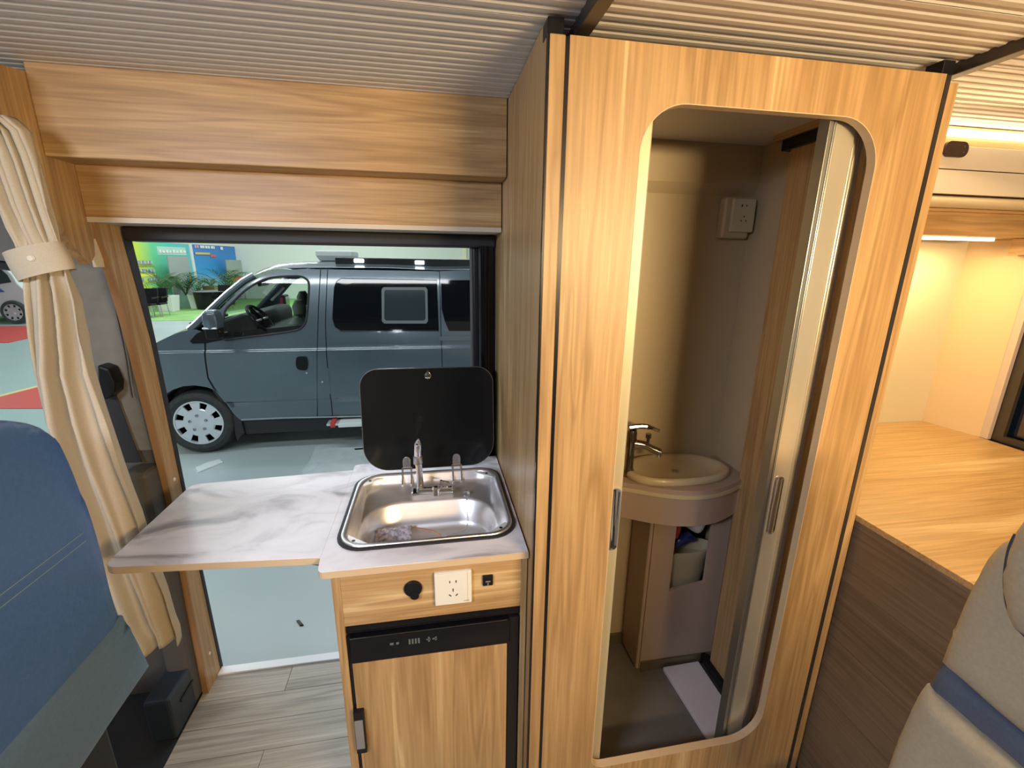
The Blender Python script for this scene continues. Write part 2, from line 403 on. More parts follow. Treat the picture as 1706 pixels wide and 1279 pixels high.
# black glossy door pillar on the right of the opening
dr = sempty('door_2')
MB().box(0.150, 0.199, 1.43, 1.50, 0.0, 1.54).build('pillar_trim', blackG, dr, bevel=0.008)
MB().tube([(0.160, 1.415, z) for z in frange(0.3, 1.5, 0.15)], 0.017, 14).build('gloss_rail', blackG, dr, smooth=True)
MB().box(0.128, 0.150, 1.452, 1.53, 0.0, 1.53).build('sliding_door_edge', mat('black_door_edge', (0.02, 0.02, 0.022), 0.3), dr, bevel=0.006)
MB().tube([(0.126, 1.455, z) for z in frange(0.0, 1.5, 0.1)], 0.0065, 8).build('rubber_lip', mat('grey_rubber_lip', (0.09, 0.085, 0.085), 0.5), dr, smooth=True)
# B pillar and cab door
bp_ = sempty('wall_left')
MB().prism([(-0.86, 1.85), (-0.815, 1.85), (-0.815, 0.90), (-1.005, 0.90), (-0.99, 1.2), (-0.95, 1.42), (-1.2, 1.46), (-2.2, 1.46), (-2.2, 1.85)], 'Y', 1.405, 1.44).build('pillar_cover', greytrim, bp_)
MB().prism([(-0.815, 0.9), (-0.815, 0.0), (-1.25, 0.0), (-1.25, 0.62), (-1.06, 0.75), (-1.015, 0.9)], 'Y', 1.412, 1.45).build('lower_pillar_cover', greydark, bp_)
MB().box(-0.90, -0.828, 1.33, 1.412, 0.0, 0.86).build('pillar_side_cover', greydark, bp_, bevel=0.02, seg=3)
MB().box(-2.2, -1.02, 1.42, 1.50, -0.2, 0.86).build('cab_door_panel', navyblack, bp_, bevel=0.02)
MB().tube([(-2.15, 1.425, 1.45), (-1.25, 1.425, 1.45), (-1.03, 1.425, 1.42), (-1.0, 1.425, 1.38), (-1.02, 1.425, 1.2), (-1.04, 1.425, 0.88)], 0.012, 8).build('window_seal', blackR, bp_, smooth=True)
wn = sempty('window_1')
MB().box(-2.18, -1.0, 1.447, 1.451, 0.84, 1.47).build('pane', clearG, wn)
# black step trim at the foot of the post
stp = thing('step_trim', (-0.86, 1.30, 0), 'low black plastic step box at the foot of the grey pillar', 'step trim')
MB().box(-0.905, -0.832, 1.22, 1.40, 0.0, 0.155).build('step_cover', navyblack, stp, bevel=0.008)
MB().box(-0.8325, -0.829, 1.27, 1.36, 0.09, 0.10).build('step_slot', blackP, stp)

# ================================================================== SHOWER CUBICLE
cub = thing('bathroom_cubicle', (0.6, 1.1, 0), 'tall oak-laminate bathroom cubicle with a rounded doorway', 'cubicle')
MB().prism([(0.236, 0.02), (0.986, 0.02), (0.986, 1.812), (0.236, 1.812)], 'Y', 0.820, 0.838,
    holes=[rrect(0.371, 0.868, 0.165, 1.727, (0.09, 0.085, 0.035, 0.09), 10)]).build('front_panel', oakZ, cub)
MB().loft([[(u, y, v) for u, v in rrect(0.371, 0.868, 0.165, 1.727, (0.09, 0.085, 0.035, 0.09), 10)] for y in (0.8195, 0.8385)]).build('opening_edge', oakEdge, cub, solid=0.0015)
MB().box(0.2015, 0.229, 0.820, 0.838, 0.0, 1.812).build('corner_strip', oakZ, cub, bevel=0.002)
MB().box(0.2285, 0.2365, 0.8205, 0.836, 0.0, 1.81).build('groove_strip', blackP, cub)
MB().box(0.1985, 0.2017, 0.8195, 0.829, 0.0, 1.812).build('groove_strip', blackP, cub)
MB().box(0.986, 0.996, 0.8185, 0.836, 0.0, 1.81).build('groove_strip', mat('dark_satin_strip', (0.05, 0.045, 0.04), 0.2, 0.3), cub)
MB().box(0.996, 1.022, 0.822, 0.838, 0.0, 1.80).build('corner_strip', oakZ, cub, bevel=0.002)
MB().box(0.200, 0.214, 0.838, 1.429, 0.0, 1.84).build('side_panel', oakZ, cub)
MB().box(1.008, 1.022, 0.838, 1.40, 0.0, 1.80).build('side_panel', oakZ, cub)
MB().box(0.236, 0.986, 0.822, 0.836, 0.0, 0.02).build('base_strip', blackP, cub)
for x in (0.205, 0.985):
    MB().box(x - 0.006, x + 0.022, 0.825, 0.86, 1.812, 1.838).build('top_bracket', blackP, cub, bevel=0.002)
# moulded inner walls
MB().box(0.226, 0.990, 1.335, 1.35, 0.02, 1.665).build('back_wall', bathwall, cub)
MB().prism([(1.335, 1.66), (1.315, 1.69), (1.315, 1.80), (1.35, 1.80), (1.35, 1.66)], 'X', 0.226, 0.990).build('back_wall_top', bathwall, cub)
MB().box(0.214, 0.226, 0.84, 1.35, 0.02, 1.80).build('inner_side_wall', bathwall, cub)
MB().box(0.990, 1.004, 0.84, 1.35, 0.02, 1.80).build('inner_side_wall', bathwall, cub)
MB().box(0.956, 0.971, 0.90, 1.163, 0.06, 1.755).build('inner_oak_panel', oakZ, cub, bevel=0.001)
MB().box(0.948, 0.988, 0.86, 1.19, 1.755, 1.783).build('track', blackP, cub, bevel=0.002)
MB().box(0.940, 0.985, 0.86, 1.215, 1.783, 1.80).build('header_board', oakY, cub)
MB().box(0.214, 1.004, 0.84, 1.35, 1.80, 1.812).build('cubicle_ceiling', ribM, cub)
MB().box(0.226, 0.990, 0.84, 1.335, 0.0, 0.02).build('shower_tray', bathfloor, cub)
MB().box(0.940, 0.962, 0.90, 1.20, 0.02, 0.06).build('floor_track', blackP, cub, bevel=0.002)
MB().box(0.932, 0.940, 0.90, 1.18, 0.02, 0.035).build('floor_track', alu, cub)
MB().box(0.226, 0.69, 1.322, 1.335, 0.02, 0.065).build('skirting', mat('bronze_skirting', (0.20, 0.16, 0.10), 0.35, 0.5), cub)
# folding door, left and right leaves
MB().box(0.340, 0.406, 0.845, 0.868, 0.08, 1.78).build('door', mat('satin_door_profile', (0.56, 0.51, 0.38), 0.48, 0.35), cub, bevel=0.003, label='narrow satin metal leaf at the left of the doorway')
ld = [c for c in cub.children if c.name == 'door'][0]
def cup_handle(x0, x1, z0, z1, y, par):
    r = (x1 - x0) / 2 * 0.96
    ring = MB(); rr = rrect(x0, x1, z0, z1, r, 8); ri = rrect(x0 + 0.003, x1 - 0.003, z0 + 0.003, z1 - 0.003, r - 0.003, 8)
    ring.loft([[(u, y, v) for u, v in rr], [(u, y - 0.003, v) for u, v in rrect(x0 + 0.001, x1 - 0.001, z0 + 0.001, z1 - 0.001, r - 0.001, 8)], [(u, y - 0.002, v) for u, v in ri], [(u, y - 0.0004, v) for u, v in rrect(x0 + 0.006, x1 - 0.006, z0 + 0.006, z1 - 0.006, max(r - 0.006, 0.001), 8)]], cap1=True)
    return ring.build('handle', chrome, par, smooth=True)
cup_handle(0.377, 0.403, 0.812, 0.972, 0.8448, ld)
gal = mat('grey_alu_profile', (0.40, 0.41, 0.40), 0.3, 0.85)
dm = mat('satin_door_leaf', (0.66, 0.61, 0.50), 0.25, 0.55)
rd = MB().box(0.792, 0.842, 0.853, 0.872, 0.08, 1.78).build('door', dm, cub, bevel=0.003, label='folded satin metal door leaves at the right of the doorway')
MB().box(0.774, 0.784, 0.848, 0.876, 0.08, 1.78).build('profile', gal, rd, bevel=0.001)
MB().box(0.784, 0.787, 0.852, 0.872, 0.08, 1.78).build('profile_gap', blackR, rd)
MB().box(0.787, 0.792, 0.850, 0.874, 0.08, 1.78).build('profile', gal, rd, bevel=0.001)
x = 0.8425
for k, wd in enumerate((0.014, 0.012, 0.011, 0.011)):
    c = x + wd / 2
    MB().tube([(c, 0.866 + 0.006 * k, 0.08), (c, 0.866 + 0.006 * k, 1.78)], wd / 2, 12).build('door_fold', dm, rd, smooth=True); x += wd + 0.0008
cup_handle(0.800, 0.824, 0.805, 0.965, 0.8528, rd)

# socket inside the bathroom
sk = thing('wall_socket', (0.93, 1.31, 1.59), 'cream double socket in a surface box high on the bathroom wall', 'socket')
MB().box(0.878, 0.968, 1.300, 1.335, 1.535, 1.655).build('back_box', bathwall, sk, bevel=0.008, seg=3)
MB().box(0.896, 0.972, 1.288, 1.300, 1.553, 1.648).build('face_plate', mat('ivory_plate', (0.52, 0.46, 0.33), 0.35), sk, bevel=0.003)
for dx, dz, r in ((0.925, 1.628, 0.0035), (0.940, 1.628, 0.0025), (0.928, 1.585, 0.0025), (0.944, 1.585, 0.0025), (0.936, 1.597, 0.0025)):
    MB().box(dx - r / 2, dx + r / 2, 1.2872, 1.289, dz - r, dz + r).build('slot', blackP, sk)

# vanity
van = thing('vanity_unit', (0.84, 1.25, 0.02), 'pinkish-beige corner vanity with bowed apron and open cut-out', 'vanity')
edge = smooth_loop([(0.30, 1.30), (0.45, 1.245), (0.58, 1.185), (0.67, 1.135), (0.75, 1.108), (0.83, 1.105), (0.90, 1.125), (0.95, 1.148), (0.988, 1.155)], 5, False)
def inset_edge(d): return [(x, y + d) for x, y in edge]
top = inset_edge(0) + [(0.988, 1.333), (0.228, 1.333), (0.228, 1.31)]
MB().prism(top, 'Z', 0.776, 0.792).build('vanity_top', bathpink, van, bevel=0.004)
MB().prism(inset_edge(-0.003) + inset_edge(0.004)[::-1], 'Z', 0.764, 0.777).build('rim_band', creamP, van, smooth=True)
MB().prism(inset_edge(0.008) + inset_edge(0.02)[::-1], 'Z', 0.665, 0.766).build('apron', bathpink, van, smooth=True)
h0, h1, h2, h3 = (at(*p, Y=1.2) for p in ((1119, 880), (1187, 880), (1166, 984), (1106, 992)))
MB().prism([(0.700, 0.022), (0.986, 0.022), (0.986, 0.68), (0.700, 0.68)], 'Y', 1.200, 1.212, holes=[[(0.782, 0.62), (0.915, 0.62), (0.915, 0.372), (0.782, 0.352)]]).build('front_panel', bathpink, van, bevel=0.001)
MB().box(0.688, 0.702, 1.203, 1.333, 0.022, 0.68).build('side_panel', bathpink, van, bevel=0.006, seg=3)
MB().box(0.702, 0.986, 1.193, 1.200, 0.022, 0.06).build('kick_strip', mat('bronze_skirting', (0.2, 0.16, 0.1), 0.35), van)
MB().box(0.702, 0.986, 1.325, 1.333, 0.022, 0.68).build('inner_back', blackP, van)
cas = thing('storage_tub', (0.85, 1.27, 0.3), 'pale plastic tub seen through the vanity cut-out', 'tub')
MB().loft([[(0.85 + rx * math.cos(t), 1.268 + ry * math.sin(t), z) for t in [2 * PI * k / 24 for k in range(24)]] for rx, ry, z in ((0.09, 0.035, 0.30), (0.115, 0.045, 0.45), (0.125, 0.05, 0.462), (0.125, 0.05, 0.48), (0.118, 0.045, 0.482), (0.10, 0.04, 0.44))], cap0=True, cap1=True).build('tub_shell', creamP, cas, smooth=True)
o = MB().tube([(0.80, 1.25, 0.485), (0.83, 1.25, 0.515), (0.87, 1.26, 0.52), (0.90, 1.27, 0.50)], [0.012, 0.018, 0.018, 0.01], 10).build('blue_bag', mat('blue_plastic', (0.03, 0.04, 0.20), 0.3), smooth=True)
tag(o, 'dark blue plastic bag lying on the tub in the vanity', 'bag')
o = MB().tube([(0.80, 1.235, 0.60), (0.806, 1.235, 0.575), (0.80, 1.238, 0.545)], 0.014, 10).build('stopper', mat('red_plastic', (0.45, 0.06, 0.03), 0.4), smooth=True)
tag(o, 'small red plastic stopper in the vanity cut-out', 'stopper')
o = MB().tube([(0.895, 1.25, 0.66), (0.895, 1.25, 0.58), (0.90, 1.26, 0.56), (0.90, 1.30, 0.55)], 0.024, 14).build('drain_pipe', whiteP, smooth=True)
tag(o, 'white drain pipe under the bathroom basin', 'pipe')
bas = thing('wash_basin', (0.77, 1.235, 0.792), 'cream oval wash basin set into the corner vanity', 'basin')
def oval(rx, ry, z, cx=0.772, cy=1.232): return [(cx + rx * math.copysign(abs(math.cos(t)) ** 0.9, math.cos(t)), cy + ry * math.copysign(abs(math.sin(t)) ** 0.9, math.sin(t)) - 0.004 * math.cos(2 * t), z) for t in [2 * PI * k / 40 for k in range(40)]]
MB().loft([oval(0.172, 0.099, 0.790), oval(0.178, 0.101, 0.800), oval(0.176, 0.100, 0.812), oval(0.166, 0.094, 0.816), oval(0.150, 0.084, 0.813), oval(0.138, 0.076, 0.803), oval(0.105, 0.056, 0.797), oval(0.05, 0.025, 0.7945), oval(0.012, 0.006, 0.794)], cap0=True, cap1=True).build('bowl', creamP, bas, smooth='all')
MB().lathe((0.772, 1.232, 0.794), [(0.013, 0.001), (0.012, 0.004), (0.0, 0.005)], 'Z', 16).build('drain', chrome, bas, smooth=True)
fc = thing('basin_faucet', (0.625, 1.27, 0.792), 'brown-chrome single-lever basin tap with bent spout', 'faucet')
brc = mat('dark_chrome', (0.42, 0.37, 0.30), 0.12, 1.0)
fx, fy = 0.607, 1.235
MB().lathe((fx, fy, 0.792), [(0.019, 0), (0.019, 0.02), (0.015, 0.028), (0.014, 0.09), (0.017, 0.105), (0.018, 0.15), (0.016, 0.158), (0, 0.16)], 'Z', 20).build('body', brc, fc, smooth=True)
MB().tube(smooth_loop([(fx - 0.01, fy, 0.958), (fx + 0.03, fy - 0.004, 0.962), (fx + 0.06, fy - 0.008, 0.957), (fx + 0.087, fy - 0.012, 0.946)], 4, False), [0.010] * 3 + [0.0085] * 5 + [0.006] * 5, 10).build('lever', brc, fc, smooth=True)
MB().tube(smooth_loop([(fx, fy, 0.905), (fx + 0.04, fy - 0.01, 0.900), (fx + 0.07, fy - 0.018, 0.886), (fx + 0.090, fy - 0.024, 0.878)], 4, False), [0.014] * 5 + [0.012] * 8, 12).build('spout', brc, fc, smooth=True)
MB().lathe((fx + 0.052, fy - 0.013, 0.905), [(0.005, 0), (0.005, 0.018), (0.009, 0.02), (0.009, 0.034), (0, 0.035)], 'Z', 14).build('diverter', brc, fc, smooth=True)
MB().lathe((fx + 0.088, fy - 0.024, 0.862), [(0.009, 0), (0.011, 0.01), (0.009, 0.02)], 'Z', 14).build('nozzle', chrome, fc, smooth=True)
o = MB().prism([(0.786, 1.185), (0.928, 1.188), (0.928, 0.892), (0.80, 0.892)], 'Z', 0.0205, 0.036).build('floor_board', mat('lavender_white_board', (0.74, 0.70, 0.74), 0.35), bevel=0.002)
tag(o, 'white board lying on the grey shower floor', 'board')

# ================================================================== KITCHEN UNIT
ku = thing('kitchen_cabinet', (-0.02, 1.1, 0), 'narrow oak kitchen cabinet holding the fridge under the sink', 'cabinet')
MB().box(-0.236, -0.2175, 0.872, 1.36, 0.0, 0.804).build('side_panel', oakZ, ku, bevel=0.001)
MB().box(0.1835, 0.1975, 0.872, 1.36, 0.0, 0.804).build('side_panel', oakZ, ku, bevel=0.001)
MB().box(-0.2175, 0.1835, 0.872, 0.888, 0.662, 0.804).build('control_panel', oakX, ku, bevel=0.001)
MB().box(-0.2175, 0.1835, 0.888, 1.36, 0.662, 0.672).build('shelf', oakX, ku)
MB().box(-0.2175, 0.1835, 1.345, 1.36, 0.0, 0.66).build('back_panel', oakX, ku)
fr = thing('fridge', (-0.02, 1.1, 0), 'built-in fridge with black frame and oak door panel', 'fridge')
MB().box(-0.214, 0.180, 0.892, 1.33, 0.01, 0.655).build('cabinet_body', blackP, fr, bevel=0.003)
MB().box(-0.216, 0.182, 0.876, 0.893, 0.636, 0.660).build('top_trim', blackG, fr, bevel=0.003)
MB().box(-0.212, 0.158, 0.866, 0.892, 0.562, 0.632).build('control_strip', blackG, fr, bevel=0.003)
MB().box(0.152, 0.180, 0.872, 0.892, 0.01, 0.632).build('side_trim', blackP, fr, bevel=0.002)
MB().tube([(-0.208, 0.8655, 0.6325), (0.150, 0.8655, 0.6325)], 0.0010, 6).build('highlight_line', chrome, fr)  # highlight along the control strip, put in as a thin chrome line
MB().box(-0.215, -0.2085, 0.872, 0.892, 0.01, 0.632).build('side_trim', blackP, fr)
fd = MB().box(-0.2085, 0.151, 0.868, 0.892, 0.03, 0.560).build('door', oakZ, fr, bevel=0.001)
MB().box(-0.216, -0.192, 0.858, 0.870, 0.30, 0.43).build('handle', blackP, fd, bevel=0.002)
MB().box(-0.214, -0.195, 0.854, 0.859, 0.32, 0.405).build('handle_plate', mat('grey_handle_plate', (0.25, 0.25, 0.25), 0.4), fd, bevel=0.001)
icon = mat('pale_print', (0.13, 0.14, 0.14), 0.5)
for x0, wd, h in ((-0.122, 0.008, 0.006), (-0.108, 0.006, 0.006), (-0.080, 0.004, 0.014), (-0.073, 0.004, 0.014), (-0.066, 0.004, 0.014), (-0.059, 0.004, 0.014), (-0.040, 0.010, 0.003), (-0.036, 0.004, 0.013), (-0.026, 0.009, 0.004), (-0.020, 0.004, 0.010)):
    MB().box(x0, x0 + wd, 0.8655, 0.8662, 0.605 - h / 2, 0.605 + h / 2).build('printed_mark', icon, fr)
# outlets on the control panel
ds = thing('power_outlet', (-0.064, 0.872, 0.745), 'round black twelve-volt outlet with hinged cap', 'outlet')
MB().lathe((-0.064, 0.872, 0.745), [(0.020, 0), (0.0205, -0.004), (0.018, -0.007), (0.0, -0.007)], 'Y', 32).build('cap', blackP, ds, smooth=True)
MB().lathe((-0.061, 0.866, 0.730), [(0.010, 0.006), (0.010, -0.003), (0, -0.003)], 'Y', 20).build('tab', blackP, ds, smooth=True)
ws = thing('mains_socket', (0.026, 0.872, 0.737), 'square ivory five-hole mains socket on the oak panel', 'socket')
MB().box(-0.0165, 0.067, 0.863, 0.872, 0.696, 0.782).build('face_plate', whiteP, ws, bevel=0.002)
MB().box(-0.0160, 0.057, 0.8605, 0.864, 0.699, 0.781).build('inner_plate', whiteP, ws, bevel=0.001)
def slot(cx, cz, a, L=0.006, wd=0.0022):
    c, s_ = math.cos(a), math.sin(a); pts = []
    for u, v in ((-wd / 2, -L / 2), (wd / 2, -L / 2), (wd / 2, L / 2), (-wd / 2, L / 2)): pts.append((cx + u * c - v * s_, cz + u * s_ + v * c))
    MB().prism(pts, 'Y', 0.860, 0.8608).build('slot', blackP, ws)
slot(0.0175, 0.759, 0); slot(0.0315, 0.759, 0); slot(0.0245, 0.737, 0, 0.008); slot(0.0175, 0.7235, 0.7, 0.007); slot(0.0325, 0.7235, -0.7, 0.007)
MB().box(0.048, 0.060, 0.8601, 0.8608, 0.7045, 0.706).build('printed_mark', mat('grey_print', (0.3, 0.28, 0.25), 0.5), ws)
us = thing('usb_socket', (0.104, 0.872, 0.745), 'small square black charging socket on the oak panel', 'socket')
MB().box(0.0925, 0.1165, 0.865, 0.872, 0.7335, 0.7600).build('housing', blackP, us, bevel=0.002)
MB().box(0.099, 0.110, 0.8644, 0.866, 0.744, 0.7475).build('port', mat('port_grey', (0.2, 0.2, 0.2), 0.4), us)
MB().box(0.103, 0.106, 0.8644, 0.866, 0.736, 0.742).build('mark', mat('port_grey', (0.2, 0.2, 0.2), 0.4), us)
# worktop and its folding flap
wt = thing('worktop', (-0.02, 1.1, 0.82), 'marbled pale grey worktop with an oak edge around the sink', 'worktop')
wo = [(0.196, 0.855), (-0.243, 0.855)] + [(-0.258 + 0.015 * (1 - math.sin(t)), 0.870 - 0.015 * math.cos(t)) for t in [PI / 2 * k / 4 for k in range(5)]][1:] + [(-0.262, 0.905), (-0.262, 1.375), (-0.25, 1.385), (0.196, 1.385)]
sinkhole = rrect(-0.222, 0.172, 0.934, 1.280, 0.06, 8)
MB().prism(wo, 'Z', 0.804, 0.8195, holes=[sinkhole]).build('board', oakEdge, wt)
MB().prism([(max(-0.2618, min(0.1955, x)), max(0.8565, y)) for x, y in wo], 'Z', 0.8195, 0.8205, holes=[sinkhole]).build('marble_face', marble, wt)
fp = thing('table_flap', (-0.48, 1.1, 0.82), 'fold-up marbled flap extending left of the worktop', 'table flap')
fo = smooth_loop([(-0.2622, 0.907), (-0.2624, 0.907), (-0.31, 0.911), (-0.50, 0.927), (-0.665, 0.940), (-0.690, 0.944), (-0.704, 0.955), (-0.7085, 0.972), (-0.7085, 1.0)], 4, False) + [(-0.7075, 1.30), (-0.70, 1.318), (-0.68, 1.320), (-0.2622, 1.345)]
MB().prism(fo, 'Z', 0.804, 0.8195).build('board', oakEdge, fp)
MB().prism([(x + (0.0012 if x < -0.5 else 0), y + (0.0012 if y < 1.2 else -0.001)) for x, y in fo], 'Z', 0.8195, 0.8205).build('marble_face', marble, fp)
MB().tube([(-0.400, 0.960, 0.802), (-0.300, 0.950, 0.783), (-0.238, 0.944, 0.770)], 0.0055, 8).build('support_strut', alu, fp, smooth=True)
MB().tube([(-0.330, 0.985, 0.802), (-0.238, 0.975, 0.785)], 0.0045, 8).build('support_strut', mat('dark_strut', (0.2, 0.2, 0.2), 0.4, 0.7), fp, smooth=True)
# sink
snk = thing('kitchen_sink', (-0.025, 1.107, 0.82), 'rectangular stainless steel sink with rounded corners and black seal', 'sink')
def L3(x0, x1, y0, y1, r, z): return [(u, v, z) for u, v in rrect(x0, x1, y0, y1, r, 8)]
MB().loft([L3(-0.240, 0.188, 0.917, 1.298, 0.066, 0.8206), L3(-0.240, 0.188, 0.917, 1.298, 0.066, 0.8245), L3(-0.234, 0.182, 0.923, 1.292, 0.062, 0.827), L3(-0.231, 0.179, 0.926, 1.289, 0.06, 0.8215)]).build('black_seal', blackR, snk, smooth=True)
MB().loft([L3(-0.2335, 0.1815, 0.9235, 1.2915, 0.061, 0.824), L3(-0.231, 0.179, 0.926, 1.289, 0.060, 0.8285), L3(-0.224, 0.172, 0.933, 1.282, 0.056, 0.8285), L3(-0.219, 0.167, 0.938, 1.277, 0.052, 0.823),
           L3(-0.216, 0.164, 0.941, 1.274, 0.05, 0.806), L3(-0.212, 0.160, 0.945, 1.270, 0.048, 0.800),
           L3(-0.209, 0.157, 0.948, 1.262, 0.046, 0.792), L3(-0.206, 0.152, 0.952, 1.19, (0.10, 0.10, 0.04, 0.04), 0.787), L3(-0.202, 0.148, 0.955, 1.182, (0.10, 0.10, 0.04, 0.04), 0.780),
           L3(-0.196, 0.143, 0.960, 1.172, (0.09, 0.09, 0.04, 0.04), 0.720), L3(-0.190, 0.137, 0.968, 1.163, (0.085, 0.085, 0.04, 0.04), 0.706), L3(-0.178, 0.125, 0.980, 1.150, (0.08, 0.08, 0.035, 0.035), 0.700), L3(-0.02, 0.0, 1.06, 1.08, 0.004, 0.698)], cap1=True).build('bowl', steel, snk, smooth=True, angle=50)
for sx, sy in ((-1, -1), (1, -1), (1, 1), (-1, 1)):
    cx = -0.219 if sx < 0 else 0.167; cy = 0.938 if sy < 0 else 1.277
    q = 0.030
    tri = [(cx - sx * 0.003, cy - sy * 0.045), (cx - sx * 0.004, cy - sy * 0.030), (cx - sx * 0.015, cy - sy * 0.013), (cx - sx * 0.030, cy - sy * 0.004), (cx - sx * 0.055, cy - sy * 0.003)]
    tb = MB().prism(tri, 'Z', 0.8185, 0.8225).build('corner_tab', mat('bright_tab', (0.80, 0.84, 0.84), 0.3, 0.2), snk)
    MB().lathe((cx - sx * 0.019, cy - sy * 0.0195, 0.8224), [(0.0045, 0), (0.004, 0.0008), (0, 0.0008)], 'Z', 14).build('screw_hole', blackP, tb)
MB().lathe((-0.012, 1.07, 0.6975), [(0.030, 0.0), (0.028, 0.003), (0.02, 0.001), (0, 0.001)], 'Z', 24).build('drain', chrome, snk, smooth=True)
# lid and hinges
lid = thing('sink_lid', (-0.02, 1.30, 0.83), 'black glass sink lid standing open on chrome hinges', 'sink lid')
lo = rrect(-0.221, 0.178, 0.0, 0.315, (0.052, 0.052, 0.075, 0.075), 10)
def lidpt(u, v, d=0.0): return (u, 1.302 + v * 0.10 + d, 0.832 + v * 0.995)
MB().loft([[lidpt(u, v) for u, v in lo], [lidpt(u, v, 0.006) for u, v in lo]], cap0=True, cap1=True).build('glass_panel', mat('black_lid_glass', (0.010, 0.011, 0.012), 0.13, spec=0.25), lid, bevel=0.001)
rim = MB().loft([[lidpt(u * 1.0, v, -0.0006) for u, v in lo], [lidpt(-0.0215 + (u + 0.0215) * 0.992, 0.1575 + (v - 0.1575) * 0.992, -0.0008) for u, v in lo]]).build('glass_edge', mat('glass_edge_grey', (0.12, 0.12, 0.12), 0.2), lid)
MB().lathe((-0.021, 1.3295, 1.123), [(0.010, 0.001), (0.010, -0.004), (0.004, -0.0055), (0, -0.0055)], 'Y', 20).build('latch_knob', chrome, lid, smooth=True)
MB().box(-0.025, -0.017, 1.3255, 1.3295, 1.132, 1.139).build('latch_knob', chrome, lid)
for hx in (-0.094, 0.058):
    h = MB().prism([(hx - 0.012, 0.838), (hx + 0.012, 0.838), (hx + 0.012, 0.862)] + [(hx + 0.012 * math.cos(t), 0.862 + 0.014 * math.sin(t)) for t in [PI * k / 8 for k in range(1, 8)]] + [(hx - 0.012, 0.862)], 'Y', 1.2955, 1.2995).build('hinge', alu, lid, bevel=0.0008)
    MB().lathe((hx, 1.2955, 0.861), [(0.005, 0), (0.0045, -0.002), (0, -0.002)], 'Y', 12).build('screw', chrome, h, smooth=True)
    for sx in (-0.013, 0.013):
        MB().tube([(hx + sx, 1.293, 0.842), (hx + sx, 1.285, 0.832), (hx + sx, 1.262, 0.808), (hx + sx, 1.255, 0.803)], 0.0035, 8).build('hinge_arm', chrome, h, smooth=True)
    MB().tube([(hx - 0.016, 1.290, 0.840), (hx + 0.016, 1.290, 0.840)], 0.004, 10).build('hinge_pin', chrome, h, smooth=True)
# kitchen tap
tp = thing('kitchen_faucet', (-0.05, 1.21, 0.80), 'chrome folding tap at the back of the steel sink', 'faucet')
MB().box(-0.078, 0.042, 1.190, 1.228, 0.798, 0.806).build('base_plate', chrome, tp, bevel=0.004, seg=3)
MB().tube([(-0.053, 1.212, 0.800), (-0.053, 1.210, 0.85), (-0.055, 1.207, 0.915)], [0.011, 0.0095, 0.0095], 16).build('riser', chrome, tp, smooth=True)
MB().lathe((-0.056, 1.206, 0.893), [(0.0125, 0), (0.013, 0.002), (0.013, 0.022), (0.0125, 0.024), (0.009, 0.0245)], 'Z', 20).build('collar', alu, tp, smooth=True)
MB().tube(smooth_loop([(-0.056, 1.206, 0.915), (-0.055, 1.205, 0.940), (-0.053, 1.200, 0.962), (-0.051, 1.190, 0.974)], 4, False), [0.0105] * 8 + [0.008, 0.0065, 0.005, 0.0035, 0.002], 14).build('spout', chrome, tp, smooth=True)
MB().tube([(-0.055, 1.196, 0.812), (0.038, 1.190, 0.812)], 0.010, 14).build('mixer_bar', chrome, tp, smooth=True)
MB().lathe((-0.008, 1.178, 0.806), [(0.010, 0), (0.010, 0.02), (0.006, 0.024), (0, 0.024)], 'Z', 16).build('outlet_knob', chrome, tp, smooth=True)
MB().tube([(0.006, 1.195, 0.818), (0.008, 1.192, 0.842)], 0.004, 8).build('lever', chrome, tp, smooth=True)
MB().tube([(0.008, 1.192, 0.840), (0.030, 1.200, 0.830)], 0.003, 8).build('lever', chrome, tp, smooth=True)
pc = thing('plug_chain', (0.08, 1.1, 0.72), 'fine metal plug chain hanging into the sink bowl', 'chain')
MB().lathe((0.080, 1.186, 0.796), [(0.010, 0.004), (0.010, -0.002), (0.004, -0.004), (0, -0.004)], 'Y', 18).build('anchor_disc', alu, pc, smooth=True)
cp = smooth_loop([(0.080, 1.176, 0.788), (0.080, 1.170, 0.750), (0.078, 1.155, 0.712), (0.070, 1.145, 0.7035), (0.045, 1.135, 0.7025), (0.02, 1.125, 0.7025), (-0.005, 1.11, 0.7025)], 9, False)
ch = MB()
for q in cp: ch.lathe((q[0], q[1], q[2]), [(0.0006, -0.0016), (0.0018, 0), (0.0006, 0.0016)], 'Z', 6)
ch.build('beads', chrome, pc, smooth=True, kind='stuff')
bgm = noisy('clear_plastic_bag', [(0.35, (0.34, 0.30, 0.40)), (0.6, (0.80, 0.74, 0.80))], 0.12, 90, 3, bump=0.8)
bb = MB(); N = 12
bb.loft([[(-0.178 + 0.10 * i / N, 1.065 + 0.080 * j / N, 0.706 + 0.026 * (j / N) + 0.014 * math.sin(PI * i / N) * math.sin(PI * j / N) * (0.6 + 0.4 * math.sin(i * 2.1 + j * 1.7))) for i in range(N + 1)] for j in range(N + 1)], closed=False)
o = bb.build('plastic_bag', bgm, smooth='all', solid=-0.0008); tag(o, 'small clear plastic bag of screws lying in the sink', 'bag')
o = MB().tube(smooth_loop([(-0.172, 1.135, 0.728), (-0.14, 1.145, 0.722), (-0.09, 1.150, 0.724), (-0.03, 1.145, 0.712), (0.0, 1.13, 0.7035), (0.0, 1.09, 0.7035)], 5, False), 0.0012, 6).build('orange_wire', mat('orange_wire', (0.62, 0.16, 0.05), 0.5), smooth=True)
tag(o, 'thin orange wire curling beside the plastic bag in the sink', 'wire')

